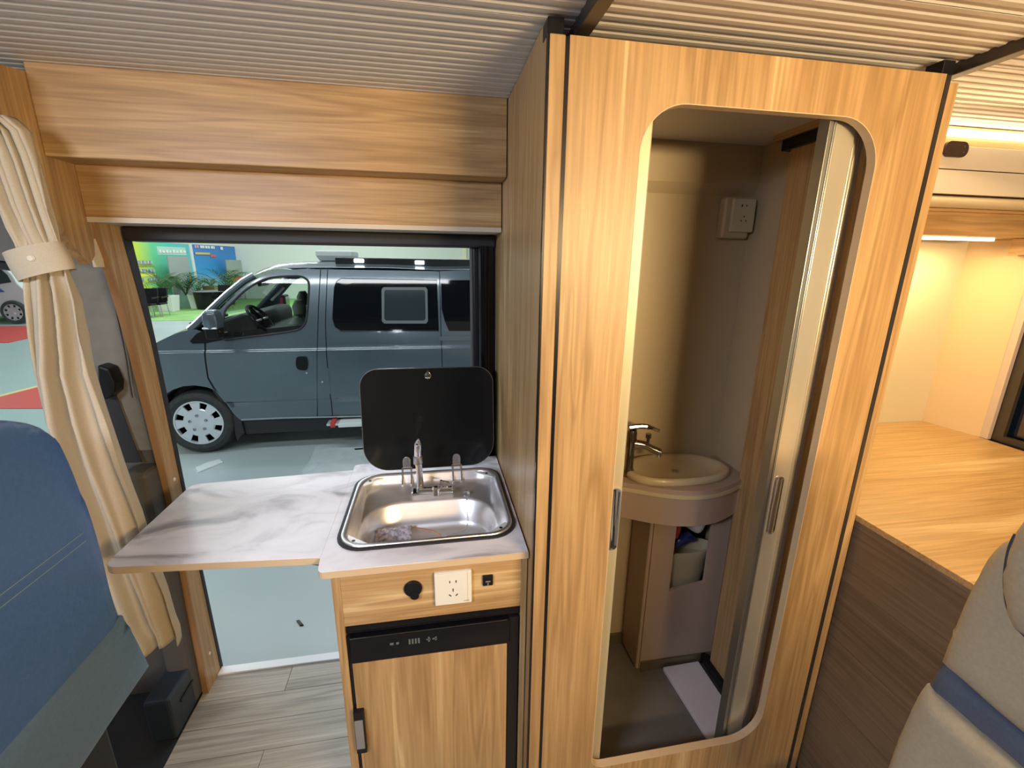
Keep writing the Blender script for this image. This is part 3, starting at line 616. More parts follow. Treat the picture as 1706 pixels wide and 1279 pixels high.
# ================================================================== REAR: bed, overhead cabinet, lamps
bed = thing('bed_platform', (1.5, 0.9, 0), 'raised oak bed platform with brown laminate front boards', 'bed')
MB().box(1.030, 1.978, -0.60, 1.400, 0.838, 0.853).build('bed_board', bedtop, bed, bevel=0.001)
for k in range(5):
    z1 = 0.8375 - k * 0.174; z0 = max(0.0, z1 - 0.1732)
    MB().box(1.034, 1.046, -0.60, 0.838 if k > 9 else 1.0, z0, z1).build('front_board', bedfront, bed, bevel=0.0006)
MB().box(1.046, 1.90, -0.6, 1.30, 0.0, 0.8).build('bed_box', greydark, bed)
oc = thing('overhead_cabinet', (1.5, 1.25, 1.7), 'long overhead cabinet with white flap doors above the bed', 'cabinet')
CX0, CX1 = 1.03, 1.98
MB().box(CX0, CX1, 1.158, 1.40, 1.782, 1.838).build('top_board', oakX, oc)
whF = mat('white_cabinet_gloss', (0.62, 0.56, 0.50), 0.25, coat=0.4)
fa = MB().box(CX0, CX1, 1.150, 1.168, 1.728, 1.788).build('fascia', whF, oc, bevel=0.001)
fl_ = MB().box(CX0, CX1, 1.149, 1.168, 1.662, 1.725).build('flap_door', whF, oc, bevel=0.001)
MB().tube([(CX0, 1.166, 1.643), (CX1, 1.166, 1.643)], 0.0165, 20).build('rounded_lower_edge', mat('beige_rounded_edge', (0.55, 0.46, 0.32), 0.35), oc, smooth=True)
MB().box(CX0, CX1, 1.186, 1.20, 1.552, 1.626).build('lower_board', oakX, oc)
MB().box(CX0, CX1, 1.170, 1.40, 1.618, 1.626).build('bottom_board', oakX, oc)
MB().box(CX0, CX1, 1.200, 1.40, 1.553, 1.560).build('underside_board', oakX, oc)
MB().box(CX0, CX1, 1.39, 1.40, 1.56, 1.79).build('back_board', oakX, oc)
s0 = at(1599, 250, Y=1.15)
sw = thing('switch_plate', (s0.x, 1.15, s0.z), 'dark round-ended switch plate on the white cabinet fascia', 'switch')
MB().prism(rrect(s0.x - 0.060, s0.x + 0.020, s0.z - 0.020, s0.z + 0.020, 0.019, 8), 'Y', 1.142, 1.150).build('plate', mat('brown_black_plastic', (0.04, 0.022, 0.018), 0.3), sw, bevel=0.001)
for dz in (-0.007, 0.007):
    MB().lathe((s0.x + 0.004, 1.1418, s0.z + dz), [(0.0022, 0), (0.002, -0.0008), (0, -0.0008)], 'Y', 10).build('contact', mat('pale_print', (0.4, 0.35, 0.32), 0.5), sw)
l1 = MB().box(1.06, 1.98, 1.138, 1.156, 1.812, 1.826).build('led_strip', ledM)
tag(l1, 'glowing warm strip light along the ceiling above the overhead cabinet', 'strip light', 'warm strip lights by the bed')
l2 = MB().box(1.10, 1.86, 1.262, 1.274, 1.544, 1.5525).build('led_strip', ledM)
tag(l2, 'short glowing warm strip light under the overhead cabinet', 'strip light', 'warm strip lights by the bed')
# rear wall with its window
wr = sempty('wall_rear')
pillarM = mat('rear_pillar_panel', (0.70, 0.56, 0.38), 0.4)
MB().prism([(1.952, 1.402), (1.958, 1.402), (1.986, 1.222), (1.980, 1.219)], 'Z', 0.853, 1.552).build('rear_pillar_panel', pillarM, wr)
MB().box(1.981, 1.997, 1.196, 1.222, 0.853, 1.60).build('pillar_edge', mat('pinkish_edge', (0.62, 0.52, 0.48), 0.4), wr)
MB().box(1.93, 2.0, 0.3, 1.26, 1.50, 1.552).build('window_header', oakY, wr)
MB().box(2.02, 2.08, -0.95, 1.43, -0.3, 0.86).build('rear_door_panel', greydark, wr)
MB().box(2.02, 2.08, -0.95, 1.43, 1.56, 1.862).build('rear_door_panel', greydark, wr)
MB().box(2.02, 2.08, 1.215, 1.43, 0.85, 1.57).build('rear_door_panel', greydark, wr)
w2 = sempty('window_2')
MB().box(1.999, 2.015, 1.165, 1.196, 0.853, 1.56).build('window_frame', bronze, w2)
MB().box(1.999, 2.015, 0.2, 1.165, 0.853, 0.875).build('window_frame', bronze, w2)
MB().box(2.03, 2.036, 0.2, 1.2, 0.86, 1.56).build('pane', tint, w2)
cr = MB()
for k in range(1):
    pts = []
    for i in range(60):
        y = 1.10 - i * 0.015; pts.append((2.008 + 0.008 * math.sin(i * 0.9), y))
    cr.loft([[(px_, py_, z) for px_, py_ in pts] for z in (0.88, 1.2, 1.555)], closed=False)
o = cr.build('rear_curtain', mat('dark_brown_cloth', (0.035, 0.028, 0.02), 0.8), smooth='all', solid=0.002)
tag(o, 'dark curtain over the rear window beside the bed', 'curtain')

# ================================================================== CURTAIN at the cab
cu = thing('curtain', (-0.76, 1.13, 0.5), 'beige cloth curtain tied with a buttoned band beside the blue seat', 'curtain')
CY = 1.13
rows = [(196, -60, 22), (220, -45, 50), (262, -30, 66), (300, -18, 76), (340, -5, 86), (380, 12, 97), (405, 24, 103), (432, 34, 108), (455, 38, 116), (500, 41, 135), (560, 46, 148), (620, 50, 160), (700, 62, 188), (780, 86, 214), (860, 118, 240), (940, 148, 262), (1000, 172, 280), (1040, 194, 292), (1062, 214, 300), (1080, 222, 303)]
loops = []
NF = 72
for ri, (yy, xl, xr) in enumerate(rows):
    a = at(xl, yy + (0 if yy < 1040 else 8), Y=CY); b = at(xr, yy - (0 if yy < 1000 else 14), Y=CY)
    cinch = math.exp(-((yy - 428) / 34.0) ** 2)
    amp = 0.024 * (1 - 0.72 * cinch) * min(1, 0.55 + abs(yy - 428) / 500)
    L = []
    for k in range(NF + 1):
        u = k / NF; ph = 2 * PI * (2.7 * u + 0.10 * math.sin(yy / 90.0))
        f = math.sin(ph) + 0.28 * math.sin(2.3 * ph + 1.0 + yy / 160)
        if yy < 420: f = math.sin(ph * 2.2) * 0.6
        p = a.lerp(b, u); L.append((p.x + 0.004 * math.cos(ph * 1.3), p.y + amp * f, p.z + (0.008 * math.sin(ph * 0.7) if yy > 1030 else 0)))
    loops.append(L)
dense = []
for i in range(len(loops) - 1):
    n = 3
    for k in range(n):
        t = k / n; dense.append([tuple(a_ * (1 - t) + b_ * t for a_, b_ in zip(p, q)) for p, q in zip(loops[i], loops[i + 1])])
dense.append(loops[-1])
MB().loft(dense, closed=False).build('cloth', fabricM, cu, smooth='all', solid=0.003)
ca, cb = at(22, 446, Y=CY), at(112, 424, Y=CY)
mid = (ca + cb) / 2; hw = (cb - ca).length / 2; dr_ = (cb - ca).normalized(); upv = Vector((-dr_.z, 0, dr_.x)) if dr_.x > 0 else Vector((dr_.z, 0, -dr_.x))
def bl(off, k): return [tuple(mid + dr_ * (hw * k * math.cos(t)) + Vector((0, 0.033 * k * math.sin(t), 0)) + upv * off) for t in [2 * PI * j / 40 for j in range(40)]]
MB().loft([bl(-0.028, 0.96), bl(-0.030, 1.0), bl(-0.01, 1.04), bl(0.012, 1.03), bl(0.028, 1.0), bl(0.027, 0.96)]).build('tie_band', fabricM, cu, smooth=True, angle=60)
bt = at(50, 430, Y=CY - 0.036)
MB().lathe((bt.x, CY - 0.030, bt.z), [(0.0075, 0.0), (0.0075, -0.004), (0.005, -0.007), (0, -0.0075)], 'Y', 18).build('button', mat('ivory_button', (0.75, 0.68, 0.56), 0.3), cu, smooth=True)
rl = MB().tube([(-1.6, CY, at(0, 196, Y=CY).z + 0.012), (-0.838, CY + 0.02, at(0, 196, Y=CY).z + 0.012)], 0.008, 10).build('curtain_rail', blackP, smooth=True)
tag(rl, 'black curtain rail under the ceiling at the far left', 'rail')
cd = [at(x, y, Y=1.395) for x, y in ((172, 380), (176, 430), (184, 470), (194, 520), (203, 560), (211, 600), (217, 640), (221, 662))]
o = MB().tube(smooth_loop([tuple(p) for p in cd], 4, False), 0.0016, 6).build('pull_cord', mat('dark_cord', (0.05, 0.03, 0.02), 0.7), smooth=True)
tag(o, 'thin dark cord hanging down beside the oak door post', 'cord')
bgd = thing('belt_guide', (-0.86, 1.37, 1.1), 'black seat belt guide on the grey pillar behind the curtain', 'belt guide')
b1 = [at(x, y, Y=1.375) for x, y in ((168, 606), (186, 612), (197, 636), (196, 652), (182, 664), (170, 660))]
MB().prism([(p.x, p.z) for p in b1], 'Y', 1.36, 1.404).build('housing', blackP, bgd, bevel=0.005)
b2 = [at(x, y, Y=1.395) for x, y in ((178, 655), (200, 715), (222, 770))]
MB().loft([[(p.x - 0.022, p.y, p.z), (p.x + 0.022, p.y - 0.001, p.z), (p.x + 0.022, p.y + 0.001, p.z), (p.x - 0.022, p.y + 0.002, p.z)] for p in b2], cap0=True, cap1=True).build('belt', blackR, bgd)

# ================================================================== SEATS
st = thing('front_seat', (-0.72, 0.5, 0.0), 'blue leatherette front seat back with a lower flap', 'seat')
so = smooth_loop([(0.30, 1.17), (0.42, 1.205), (0.60, 1.218), (0.75, 1.212), (0.815, 1.192), (0.858, 1.160), (0.884, 1.112), (0.899, 1.0), (0.905, 0.90), (0.902, 0.80), (0.905, 0.735), (0.90, 0.70), (0.60, 0.69), (0.30, 0.69), (0.285, 0.9)], 4)
puff('backrest', so, 'X', -0.674, 0.014, -0.80, leatherB, st, 0.025, 0.045)
po2 = [(0.30, 0.750), (0.60, 0.748), (0.905, 0.730), (0.925, 0.65), (0.943, 0.556), (0.80, 0.553), (0.55, 0.545), (0.30, 0.54)]
puff('lower_flap', po2, 'X', -0.664, 0.007, -0.70, leatherB2, st, 0.03, 0.012)
for zz in (0.940, 0.958):
    MB().tube([(-0.6595, 0.33, zz), (-0.6595, 0.60, zz), (-0.6595, 0.862, zz - 0.004)], 0.0009, 6).build('seam', threadM, st)
MB().box(-1.20, -0.80, 0.30, 0.86, 0.30, 0.46).build('seat_cushion', leatherB, st, bevel=0.05, seg=4)
MB().box(-1.15, -0.74, 0.32, 0.90, 0.0, 0.55).build('seat_base', blackR, st, bevel=0.01)
rs = thing('passenger_seat', (0.9, 0.3, 0.0), 'cream leatherette seat with blue stripe and piping, lower right', 'seat')
RX = 0.80
def yz(pts): return [(p.y, p.z) for p in (at(x, y, X=RX) for x, y in pts)]
up_ = yz([(1706, 905), (1688, 898), (1672, 903), (1655, 920), (1640, 945), (1622, 975), (1606, 1010), (1592, 1045), (1580, 1075), (1570, 1102), (1610, 1135), (1660, 1178), (1706, 1216), (1800, 1290), (1850, 1200), (1800, 1000)])
puff('upper_cushion', up_, 'X', RX, -0.020, RX + 0.10, leatherC, rs, 0.015, 0.035)
stp_ = yz([(1568, 1104), (1545, 1140), (1620, 1205), (1706, 1282), (1800, 1370), (1850, 1340), (1706, 1220)])
puff('stripe', stp_, 'X', RX + 0.004, -0.012, RX + 0.10, leatherS, rs, 0.015, 0.012)
lo_ = yz([(1545, 1138), (1520, 1180), (1497, 1230), (1480, 1279), (1465, 1340), (1455, 1420), (1600, 1500), (1850, 1500), (1810, 1372), (1706, 1279), (1620, 1205)])
puff('lower_cushion', lo_, 'X', RX, -0.022, RX + 0.10, leatherC, rs, 0.015, 0.035)
hd = [at(x, y, X=RX - 0.028) for x, y in ((1712, 860), (1694, 885), (1682, 915), (1676, 950), (1676, 990), (1683, 1020), (1695, 1045), (1712, 1062), (1790, 1080), (1840, 960), (1790, 850))]
puff('headrest', [(p.y, p.z) for p in hd], 'X', RX - 0.028, -0.026, RX + 0.08, leatherC, rs, 0.012, 0.04)
pp = [at(x, y, X=RX - 0.029) for x, y in ((1692, 890), (1682, 912), (1675, 950), (1675, 988), (1682, 1020), (1696, 1046), (1712, 1063))]
MB().tube(smooth_loop([tuple(p) for p in pp], 4, False), 0.0022, 8).build('piping', mat('dark_blue_piping', (0.05, 0.07, 0.10), 0.5), rs, smooth=True)
MB().box(RX + 0.02, RX + 0.21, -0.35, 0.40, 0.30, 0.44).build('seat_cushion', leatherC, rs, bevel=0.04, seg=3)
MB().box(RX + 0.06, RX + 0.2, -0.25, 0.30, 0.0, 0.31).build('seat_base', navyblack, rs, bevel=0.01)

# ================================================================== OUTSIDE: HALL
G = -0.55
hf = sempty('floor_hall')
MB().box(-45, 25, 1.53, 27.5, G - 0.1, G).build('hall_floor_slab', hallfloor, hf)
MB().box(-45, 25, -12, 1.53, G - 0.1, G).build('hall_floor_slab', hallfloor, hf)
g = MB().add([(-40, 17.0, G + 0.012), (6, 17.0, G + 0.012), (6, 27.2, G + 0.012), (-40, 27.2, G + 0.012)], [(0, 1, 2, 3)]).build('grass_carpet', grassM, solid=0.01)
tag(g, 'bright green artificial grass carpet along the poster wall', 'grass')
P0 = Vector((-11.55, 21.3, G)); P1 = Vector((-10.30, 26.9, G))
def wallpt(px, h, d=0.0):
    """point on the poster wall below photo column px, at height h"""
    n = Vector((P1.y - P0.y, -(P1.x - P0.x), 0)).normalized()
    a = at(px, 450, Z=0.0) - CO; dirv = Vector((a.x, a.y)); e = P1 - P0
    den = dirv.x * e.y - dirv.y * e.x; s = (P0.x * e.y - P0.y * e.x) / den
    q = Vector((dirv.x * s, dirv.y * s, h)); return q + n * d
topz = 1.45 + (at(398, 411, Y=P1.y).z - 1.45)
Pm = P0 + (P0 - P1) * 0.3
nW = Vector((P1.y - P0.y, -(P1.x - P0.x), 0)).normalized() * 0.2
MB().prism([(Pm.x, Pm.y), (P1.x, P1.y), (P1.x - nW.x, P1.y - nW.y), (Pm.x - nW.x, Pm.y - nW.y)], 'Z', G, 6.6).build('hall_wall', mat('cream_hall_wall', (0.86, 0.80, 0.66), 0.7), hf)
MB().box(-45, 25, -12.2, -12, G, 6.6).build('hall_wall', mat('hall_wall_grey', (0.30, 0.32, 0.34), 0.8), hf)
MB().box(-45, 25, -12.2, 28.5, 6.6, 6.7).build('hall_ceiling', mat('hall_roof_grey', (0.16, 0.17, 0.18), 0.8), hf)
for k_, (lx, ly) in enumerate(((-2.0, 3.4), (-2.0, 9.5), (-9, 7), (-8, 16), (-4.5, 21), (5, 14), (-3, -2.2), (-11, -3))):
    MB().box(lx - 3.5, lx + 3.5, ly - 0.3, ly + 0.3, 6.24, 6.32).build('lamp_housing', hallW, hf)
MB().box(P1.x, 24, P1.y, P1.y + 0.2, G, 6.6).build('hall_wall', hallW, hf)
MB().box(at(771, 430, Y=P1.y - 0.1).x, at(777, 430, Y=P1.y - 0.1).x, P1.y - 0.12, P1.y, G, 6.6).build('wall_jamb', mat('cream_jamb', (0.86, 0.84, 0.62), 0.6), hf)
MB().box(-40, Pm.x, Pm.y - 0.2, Pm.y, G, 6.6).build('hall_wall', hallW, hf)
def gradient(name, stops, axis='X', rough=0.5):
    m = mat(name, stops[0][1], rough); n, l, b = nodes(m)
    tc = n.new('ShaderNodeTexCoord'); sp = n.new('ShaderNodeSeparateXYZ'); l.new(tc.outputs['Generated'], sp.inputs[0])
    r = ramp(n, stops); l.new(sp.outputs[axis], r.inputs[0]); l.new(r.outputs[0], b.inputs['Base Color'])
    return m
def poster(name, xa, xb, h0, h1, m, label):
    a, b = wallpt(xa, 0, 0.03), wallpt(xb, 0, 0.03)
    o = MB().add([(a.x, a.y, h0), (b.x, b.y, h0), (b.x, b.y, h1), (a.x, a.y, h1)], [(0, 1, 2, 3)]).build(name, m, solid=0.02)
    return o
pm1 = gradient('poster_green_teal_print', [(0.0, (0.75, 0.74, 0.06)), (0.20, (0.50, 0.72, 0.10)), (0.38, (0.15, 0.62, 0.30)), (0.66, (0.10, 0.55, 0.50)), (1.0, (0.16, 0.50, 0.55))], 'Y')
pm2 = gradient('poster_blue_sky_print', [(0.0, (0.30, 0.42, 0.35)), (0.25, (0.40, 0.65, 0.72)), (0.5, (0.05, 0.34, 0.72)), (1.0, (0.06, 0.22, 0.60))], 'Z')
p1 = poster('poster', 212, 320, -0.45, topz, pm1, ''); tag(p1, 'wide yellow-green to teal wall poster behind the plants', 'poster', 'posters on the hall wall')
p2 = poster('poster', 323, 398, -0.45, topz, pm2, ''); tag(p2, 'tall sky-blue wall poster beside the white wall corner', 'poster', 'posters on the hall wall')
jb = MB(); a, b = wallpt(319.5, 0, 0.05), wallpt(323.5, 0, 0.05)
jb.loft([[(a.x, a.y, G), (b.x, b.y, G)], [(a.x, a.y, topz), (b.x, b.y, topz)]], closed=False).build('wall_divider', hallW, hf, solid=0.04)
def pz(y, q):  # height of photo row y at point q
    X_ = proj_h(q, y); return X_
def proj_h(q, y):
    lo_z, hi_z = -3.0, 8.0
    for _ in range(40):
        mz = (lo_z + hi_z) / 2; v = CM @ (Vector((q.x, q.y, mz)) - CO); yy = v.y / v.z * FPX + 639.5
        if yy > y: lo_z = mz
        else: hi_z = mz
    return (lo_z + hi_z) / 2
def patch(name, x0, y0, x1, y1, m, parent, d=0.05, th=0.012):
    a, b = wallpt(x0, 0, d), wallpt(x1, 0, d)
    za0, za1 = pz(y1, a), pz(y0, a); zb0, zb1 = za0, za1
    return MB().add([(a.x, a.y, za0), (b.x, b.y, zb0), (b.x, b.y, zb1), (a.x, a.y, za1)], [(0, 1, 2, 3)]).build(name, m, parent, solid=th)
pw = mat('print_white', (0.85, 0.86, 0.84), 0.6); pg = mat('print_grey', (0.35, 0.38, 0.34), 0.6); ppk = mat('print_pink', (0.75, 0.35, 0.50), 0.6); por = mat('print_orange', (0.85, 0.50, 0.15), 0.6); pre = mat('print_red', (0.75, 0.15, 0.10), 0.6); ppale = mat('print_pale_teal', (0.45, 0.72, 0.62), 0.6); pwk = mat('print_weak_teal', (0.30, 0.62, 0.56), 0.6); pyl = mat('print_yellow', (0.85, 0.85, 0.15), 0.6)
patch('print_block', 222, 397, 240, 402, mat('print_pale_yellow', (0.75, 0.80, 0.35), 0.6), p1)
patch('print_block', 266, 410, 313, 424, ppale, p1, 0.05)
for k, (x0, x1) in enumerate(((268, 271), (273, 277), (279, 283), (285, 288), (290, 294), (296, 300), (302, 306), (308, 312))):
    patch('print_stroke', x0, 416 + k % 2, x1, 421, pw, p1, 0.08)
patch('print_block', 222, 441.5, 256, 445.5, pyl, p1, 0.05); patch('print_block', 226, 457, 258, 461, pyl, p1, 0.05)
for r_, (yy0, yy1) in enumerate(((434, 440), (448, 454), (463, 468))):
    for k in range(5):
        x0 = 225 + r_ * 2.5 + k * 5.6
        if r_ == 2 and k == 1: continue
        pt = patch('print_photo', x0, yy0, x0 + 4.0, yy1, pg if (k + r_) % 2 else mat('print_photo_blue', (0.28, 0.33, 0.45), 0.6), p1, 0.08)
        patch('print_stroke', x0 + 4.1, yy0 + 0.5, x0 + 5.0, yy1 - 1, pw, p1, 0.08)
for k, (x0, x1) in enumerate(((328, 331), (332, 335), (337, 340), (341, 344), (345.5, 349), (350, 353), (354.5, 358), (359, 361))):
    patch('print_stroke', x0, 408 + 0.06 * (x0 - 328) , x1, 412.5 + 0.06 * (x0 - 328), ppk if k < 2 else pw, p2, 0.08)
patch('print_line', 327, 420, 351, 423.5, por, p2, 0.08); patch('print_block', 352, 424, 361, 428, pre, p2, 0.08)
patch('print_stroke', 370, 411, 374, 416, pw, p2, 0.08)
# grey display boards in front of the posters
def board(x0, x1, y0, y1, label, red=None):
    a, b = wallpt(x0, 0, 0.6), wallpt(x1, 0, 0.6); z0 = G; z1 = pz(y0, (a + b) / 2)
    t = thing('display_board', ((a.x + b.x) / 2, (a.y + b.y) / 2, G), label, 'display board', 'display boards before the posters')
    MB().add([(a.x, a.y, z0 + 0.25), (b.x, b.y, z0 + 0.25), (b.x, b.y, z1), (a.x, a.y, z1)], [(0, 1, 2, 3)]).build('panel', mat('grey_board', (0.33, 0.37, 0.35), 0.6), t, solid=0.05)
    for q in (a, b): MB().box(q.x - 0.03, q.x + 0.03, q.y - 0.03, q.y + 0.03, z0 + 0.01, z0 + 0.3).build('leg', alu, t)
    if red:
        n_ = (wallpt(x0, 0, 0.68)); n2 = wallpt(x1, 0, 0.68); zr1 = pz(red[0], (a + b) / 2); zr0 = pz(red[1], (a + b) / 2)
        MB().add([(n_.x, n_.y, zr0), (n2.x, n2.y, zr0), (n2.x, n2.y, zr1), (n_.x, n_.y, zr1)], [(0, 1, 2, 3)]).build('red_band', pre, t, solid=0.02)
board(258, 293, 427, 500, 'grey display board behind the leftmost potted palm')
board(358, 384, 433, 500, 'grey display board with a red band nearest the van', red=(461, 468))

# potted plants
leafM = noisy('palm_leaf', [(0.3, (0.03, 0.09, 0.035)), (0.7, (0.09, 0.19, 0.07))], 0.5, 6, off=5)
potW = mat('white_pot', (0.78, 0.82, 0.80), 0.4)
def plant(px, py, dist_y, wpot, hpot, hleaf, n, potm, label, seed, square=True, stem=False):
    rnd = random.Random(seed); q = at(px, py, Z=G)
    k = dist_y / q.y; q = Vector((q.x * k, dist_y, G + 0.012))
    t = thing('potted_plant', q, label, 'plant', 'potted plants along the poster wall')
    w2 = wpot / 2
    if square: MB().loft([[(q.x + sx * w2 * f, q.y + sy * w2 * f, z) for sx, sy in ((-1, -1), (1, -1), (1, 1), (-1, 1))] for f, z in ((0.82, q.z), (1.0, q.z + hpot), (0.88, q.z + hpot), (0.86, q.z + hpot - 0.05))], cap0=True, cap1=True).build('pot', potm, t, bevel=0.01)
    else: MB().lathe(q, [(w2 * 0.7, 0), (w2, hpot), (w2 * 0.88, hpot), (w2 * 0.85, hpot - 0.05), (0, hpot - 0.05)], 'Z', 20).build('pot', potm, t, smooth=True)
    fm = MB(); sm = MB()
    for i in range(n):
        a = rnd.uniform(0, 2 * PI); ln = hleaf * rnd.uniform(0.65, 1.0); out = ln * rnd.uniform(0.25, 0.75)
        pts = []
        for j in range(7):
            u = j / 6; r = out * u; z = q.z + hpot - 0.05 + ln * (1.25 * u - 0.55 * u * u * (1 + out / ln))
            pts.append(Vector((q.x + r * math.cos(a), q.y + r * math.sin(a), z)))
        sm.tube(pts, [0.012 - 0.0015 * j for j in range(7)], 4)
        side = Vector((-math.sin(a), math.cos(a), 0))
        for j in range(2, 7):
            for sg in (-1, 1):
                for h in (0, 0.5):
                    b = pts[j - 1].lerp(pts[j], h); d = (pts[j] - pts[j - 1]).normalized()
                    tip = b + (side * sg * 0.8 + d * 0.8).normalized() * ln * 0.24 + Vector((0, 0, -0.05))
                    wv = d * 0.022
                    fm.add([b - wv, b + wv, tip], [(0, 1, 2)])
    fm.build('foliage', leafM, t, kind='stuff'); sm.build('stem', leafM, t, kind='stuff')
    return t
plant(281, 510, 20.2, 0.62, 0.62, 2.0, 14, potW, 'tall potted palm in white square tub, leftmost of the row', 1)
plant(312, 505, 21.6, 0.70, 0.55, 1.8, 14, mat('teal_pot', (0.25, 0.42, 0.42), 0.4), 'bushy potted palm in a teal tub in the middle of the row', 2)
plant(331, 504, 21.3, 0.55, 0.60, 1.3, 8, potW, 'smaller palm in white tub under the blue poster', 3)
plant(381, 500, 23.0, 0.45, 0.5, 2.6, 12, mat('dark_pot', (0.05, 0.07, 0.06), 0.5), 'tall thin-leaved plant in a dark pot near the wall corner', 4)
plant(352, 482, 22.3, 0.5, 0.9, 0.7, 8, mat('green_brown_pot', (0.20, 0.20, 0.08), 0.5), 'low bush on the dark table by the blue poster', 5)
# dark table and chairs
def chair(px, py, dy, label, rz=0.0):
    q = at(px, py, Z=G); k = dy / q.y; q = Vector((q.x * k, dy, G + 0.012))
    t = thing('chair', q, label, 'chair', 'black chairs on the grass')
    MB().box(q.x - 0.25, q.x + 0.25, q.y - 0.25, q.y + 0.25, q.z + 0.42, q.z + 0.50).build('seat', blackP, t, bevel=0.03)
    MB().prism([(q.y + 0.2, q.z + 0.5), (q.y + 0.27, q.z + 0.5), (q.y + 0.40, q.z + 1.0), (q.y + 0.34, q.z + 1.0)], 'X', q.x - 0.24, q.x + 0.24).build('backrest', blackP, t, bevel=0.02)
    for sx in (-1, 1):
        MB().tube([(q.x + sx * 0.28, q.y - 0.2, q.z + 0.68), (q.x + sx * 0.28, q.y + 0.25, q.z + 0.70)], 0.03, 8).build('armrest', blackP, t, smooth=True)
        for sy in (-1, 1):
            MB().tube([(q.x + sx * 0.22, q.y + sy * 0.2, q.z + 0.44), (q.x + sx * 0.26, q.y + sy * 0.24, q.z)], 0.018, 8).build('leg', alu, t, smooth=True)
    return t
chair(246, 514, 17.9, 'black armchair on the grass, leftmost by the door post')
chair(262, 512, 18.3, 'black armchair on the grass beside the first white tub')
chair(371, 500, 20.6, 'black chair at the dark table near the van windscreen')
q = at(352, 502, Z=G); k = 21.2 / q.y; q = Vector((q.x * k, 21.2, G + 0.012))
tb = thing('table', q, 'dark round table on the grass by the blue poster', 'table')
MB().lathe(q, [(0.0, 0.72), (0.75, 0.72), (0.76, 0.75), (0.0, 0.75)], 'Z', 28).build('tabletop', mat('table_grey', (0.25, 0.27, 0.28), 0.4), tb)
MB().lathe(q, [(0.55, 0.0), (0.60, 0.6), (0.6, 0.72)], 'Z', 20).build('dark_base', blackP, tb, smooth=True)

# red carpets and white car on the left
o = MB().prism([(-18, 12.7), (-10.2, 12.7), (-10.6, 15.9), (-18, 15.9)], 'Z', G + 0.001, G + 0.012).build('red_mat', redM); tag(o, 'red carpet under the white car far left', 'carpet')
c0, c1, c2, c3 = (at(*p, Z=G) for p in ((-60, 681), (140, 677), (110, 633), (-60, 697)))
o = MB().prism([(c.x, c.y) for c in (at(-80, 681, Z=G), at(150, 681, Z=G), at(150, 622, Z=G), at(-80, 706, Z=G))][:3], 'Z', G + 0.001, G + 0.01).build('red_mat', redM); tag(o, 'red floor mat seen left of the beige curtain', 'carpet')
a, b = at(150, 622, Z=G), at(-80, 681, Z=G); n_ = Vector((-(b.y - a.y), b.x - a.x, 0)).normalized() * 0.05
o = MB().prism([(a.x - n_.x, a.y - n_.y), (b.x - n_.x, b.y - n_.y), (b.x + n_.x, b.y + n_.y), (a.x + n_.x, a.y + n_.y)], 'Z', G + 0.010, G + 0.012).build('yellow_tape', mat('yellow_tape', (0.8, 0.6, 0.25), 0.6)); tag(o, 'yellow tape line along the red floor mat', 'tape')
def wheel(name, c, R, wd, parent, spokes=8, out=-1, label=None, detail=True):
    """tyre with hub cap; axis along Y, outer side towards out"""
    w_ = wd
    ty = MB().lathe(c, [(R * 0.66, 0.0 * out), (R * 0.70, 0.02 * out), (R * 0.82, 0.035 * out), (R * 0.93, 0.02 * out), (R * 0.985, -0.01 * out), (R, -0.05 * out), (R, -(w_ - 0.04) * out), (R * 0.95, -w_ * out), (R * 0.66, -w_ * out), (R * 0.66, 0.0)], 'Y', 56, caps=False).build('wheel' , tyreM, parent, smooth=True, label=label)
    MB().lathe(c, [(R * 0.68, -0.03 * out), (0.0, -0.03 * out)], 'Y', 40).build('rim_backing', blackP, ty)
    MB().lathe(c, [(R * 0.71, 0.012 * out), (R * 0.69, 0.022 * out), (R * 0.65, 0.020 * out), (R * 0.64, -0.01 * out)], 'Y', 56, caps=False).build('cap_ring', capM, ty, smooth=True)
    MB().lathe(c, [(R * 0.45, 0.004 * out), (R * 0.42, 0.018 * out), (R * 0.20, 0.026 * out), (R * 0.16, 0.020 * out), (0.0, 0.020 * out)], 'Y', 40).build('cap_disc', capM, ty, smooth=True)
    for k in range(spokes):
        t = 2 * PI * k / spokes; s = MB()
        for tt, ww in ((t, 0.20),):
            r0, r1 = R * 0.33, R * 0.66; y0, y1 = (-0.006) * out, 0.016 * out
            pts = [(r0, tt - ww * 1.1), (r1, tt - ww * 1.15 + 0.05), (r1, tt + ww * 1.15 + 0.05), (r0, tt + ww * 1.1)]
            P = [(c[0] + r * math.cos(a_), c[2] + r * math.sin(a_)) for r, a_ in pts]
            s.prism(P, 'Y', c[1] + y0, c[1] + y1)
        s.build('spoke', capM, ty, bevel=0.003)
    if detail:
        for k in range(5):
            t = 2 * PI * k / 5 + 0.35; cc = (c[0] + R * 0.235 * math.cos(t), c[1], c[2] + R * 0.235 * math.sin(t))
            MB().lathe(cc, [(R * 0.048, 0.02 * out), (R * 0.046, 0.030 * out), (R * 0.03, 0.031 * out), (R * 0.028, 0.024 * out), (0, 0.026 * out)], 'Y', 12).build('lug_nut', mat('nut_grey', (0.30, 0.34, 0.38), 0.35, 0.8), ty, smooth=True)
    return ty
wc = thing('parked_car', (-15, 17.5, G), 'white van parked on the red carpet at the far left', 'car')
def carY(x, y): p = at(x, y, Y=16.4); return (p.x, p.z)
body = [carY(*p) for p in ((-90, 440), (-20, 437), (4, 444), (18, 458), (26, 472), (42, 486), (46, 505), (46, 521), (36, 524), (-90, 535))]
MB().prism(body, 'Y', 16.45, 18.3).build('body', whitecar, wc, bevel=0.08, seg=3)
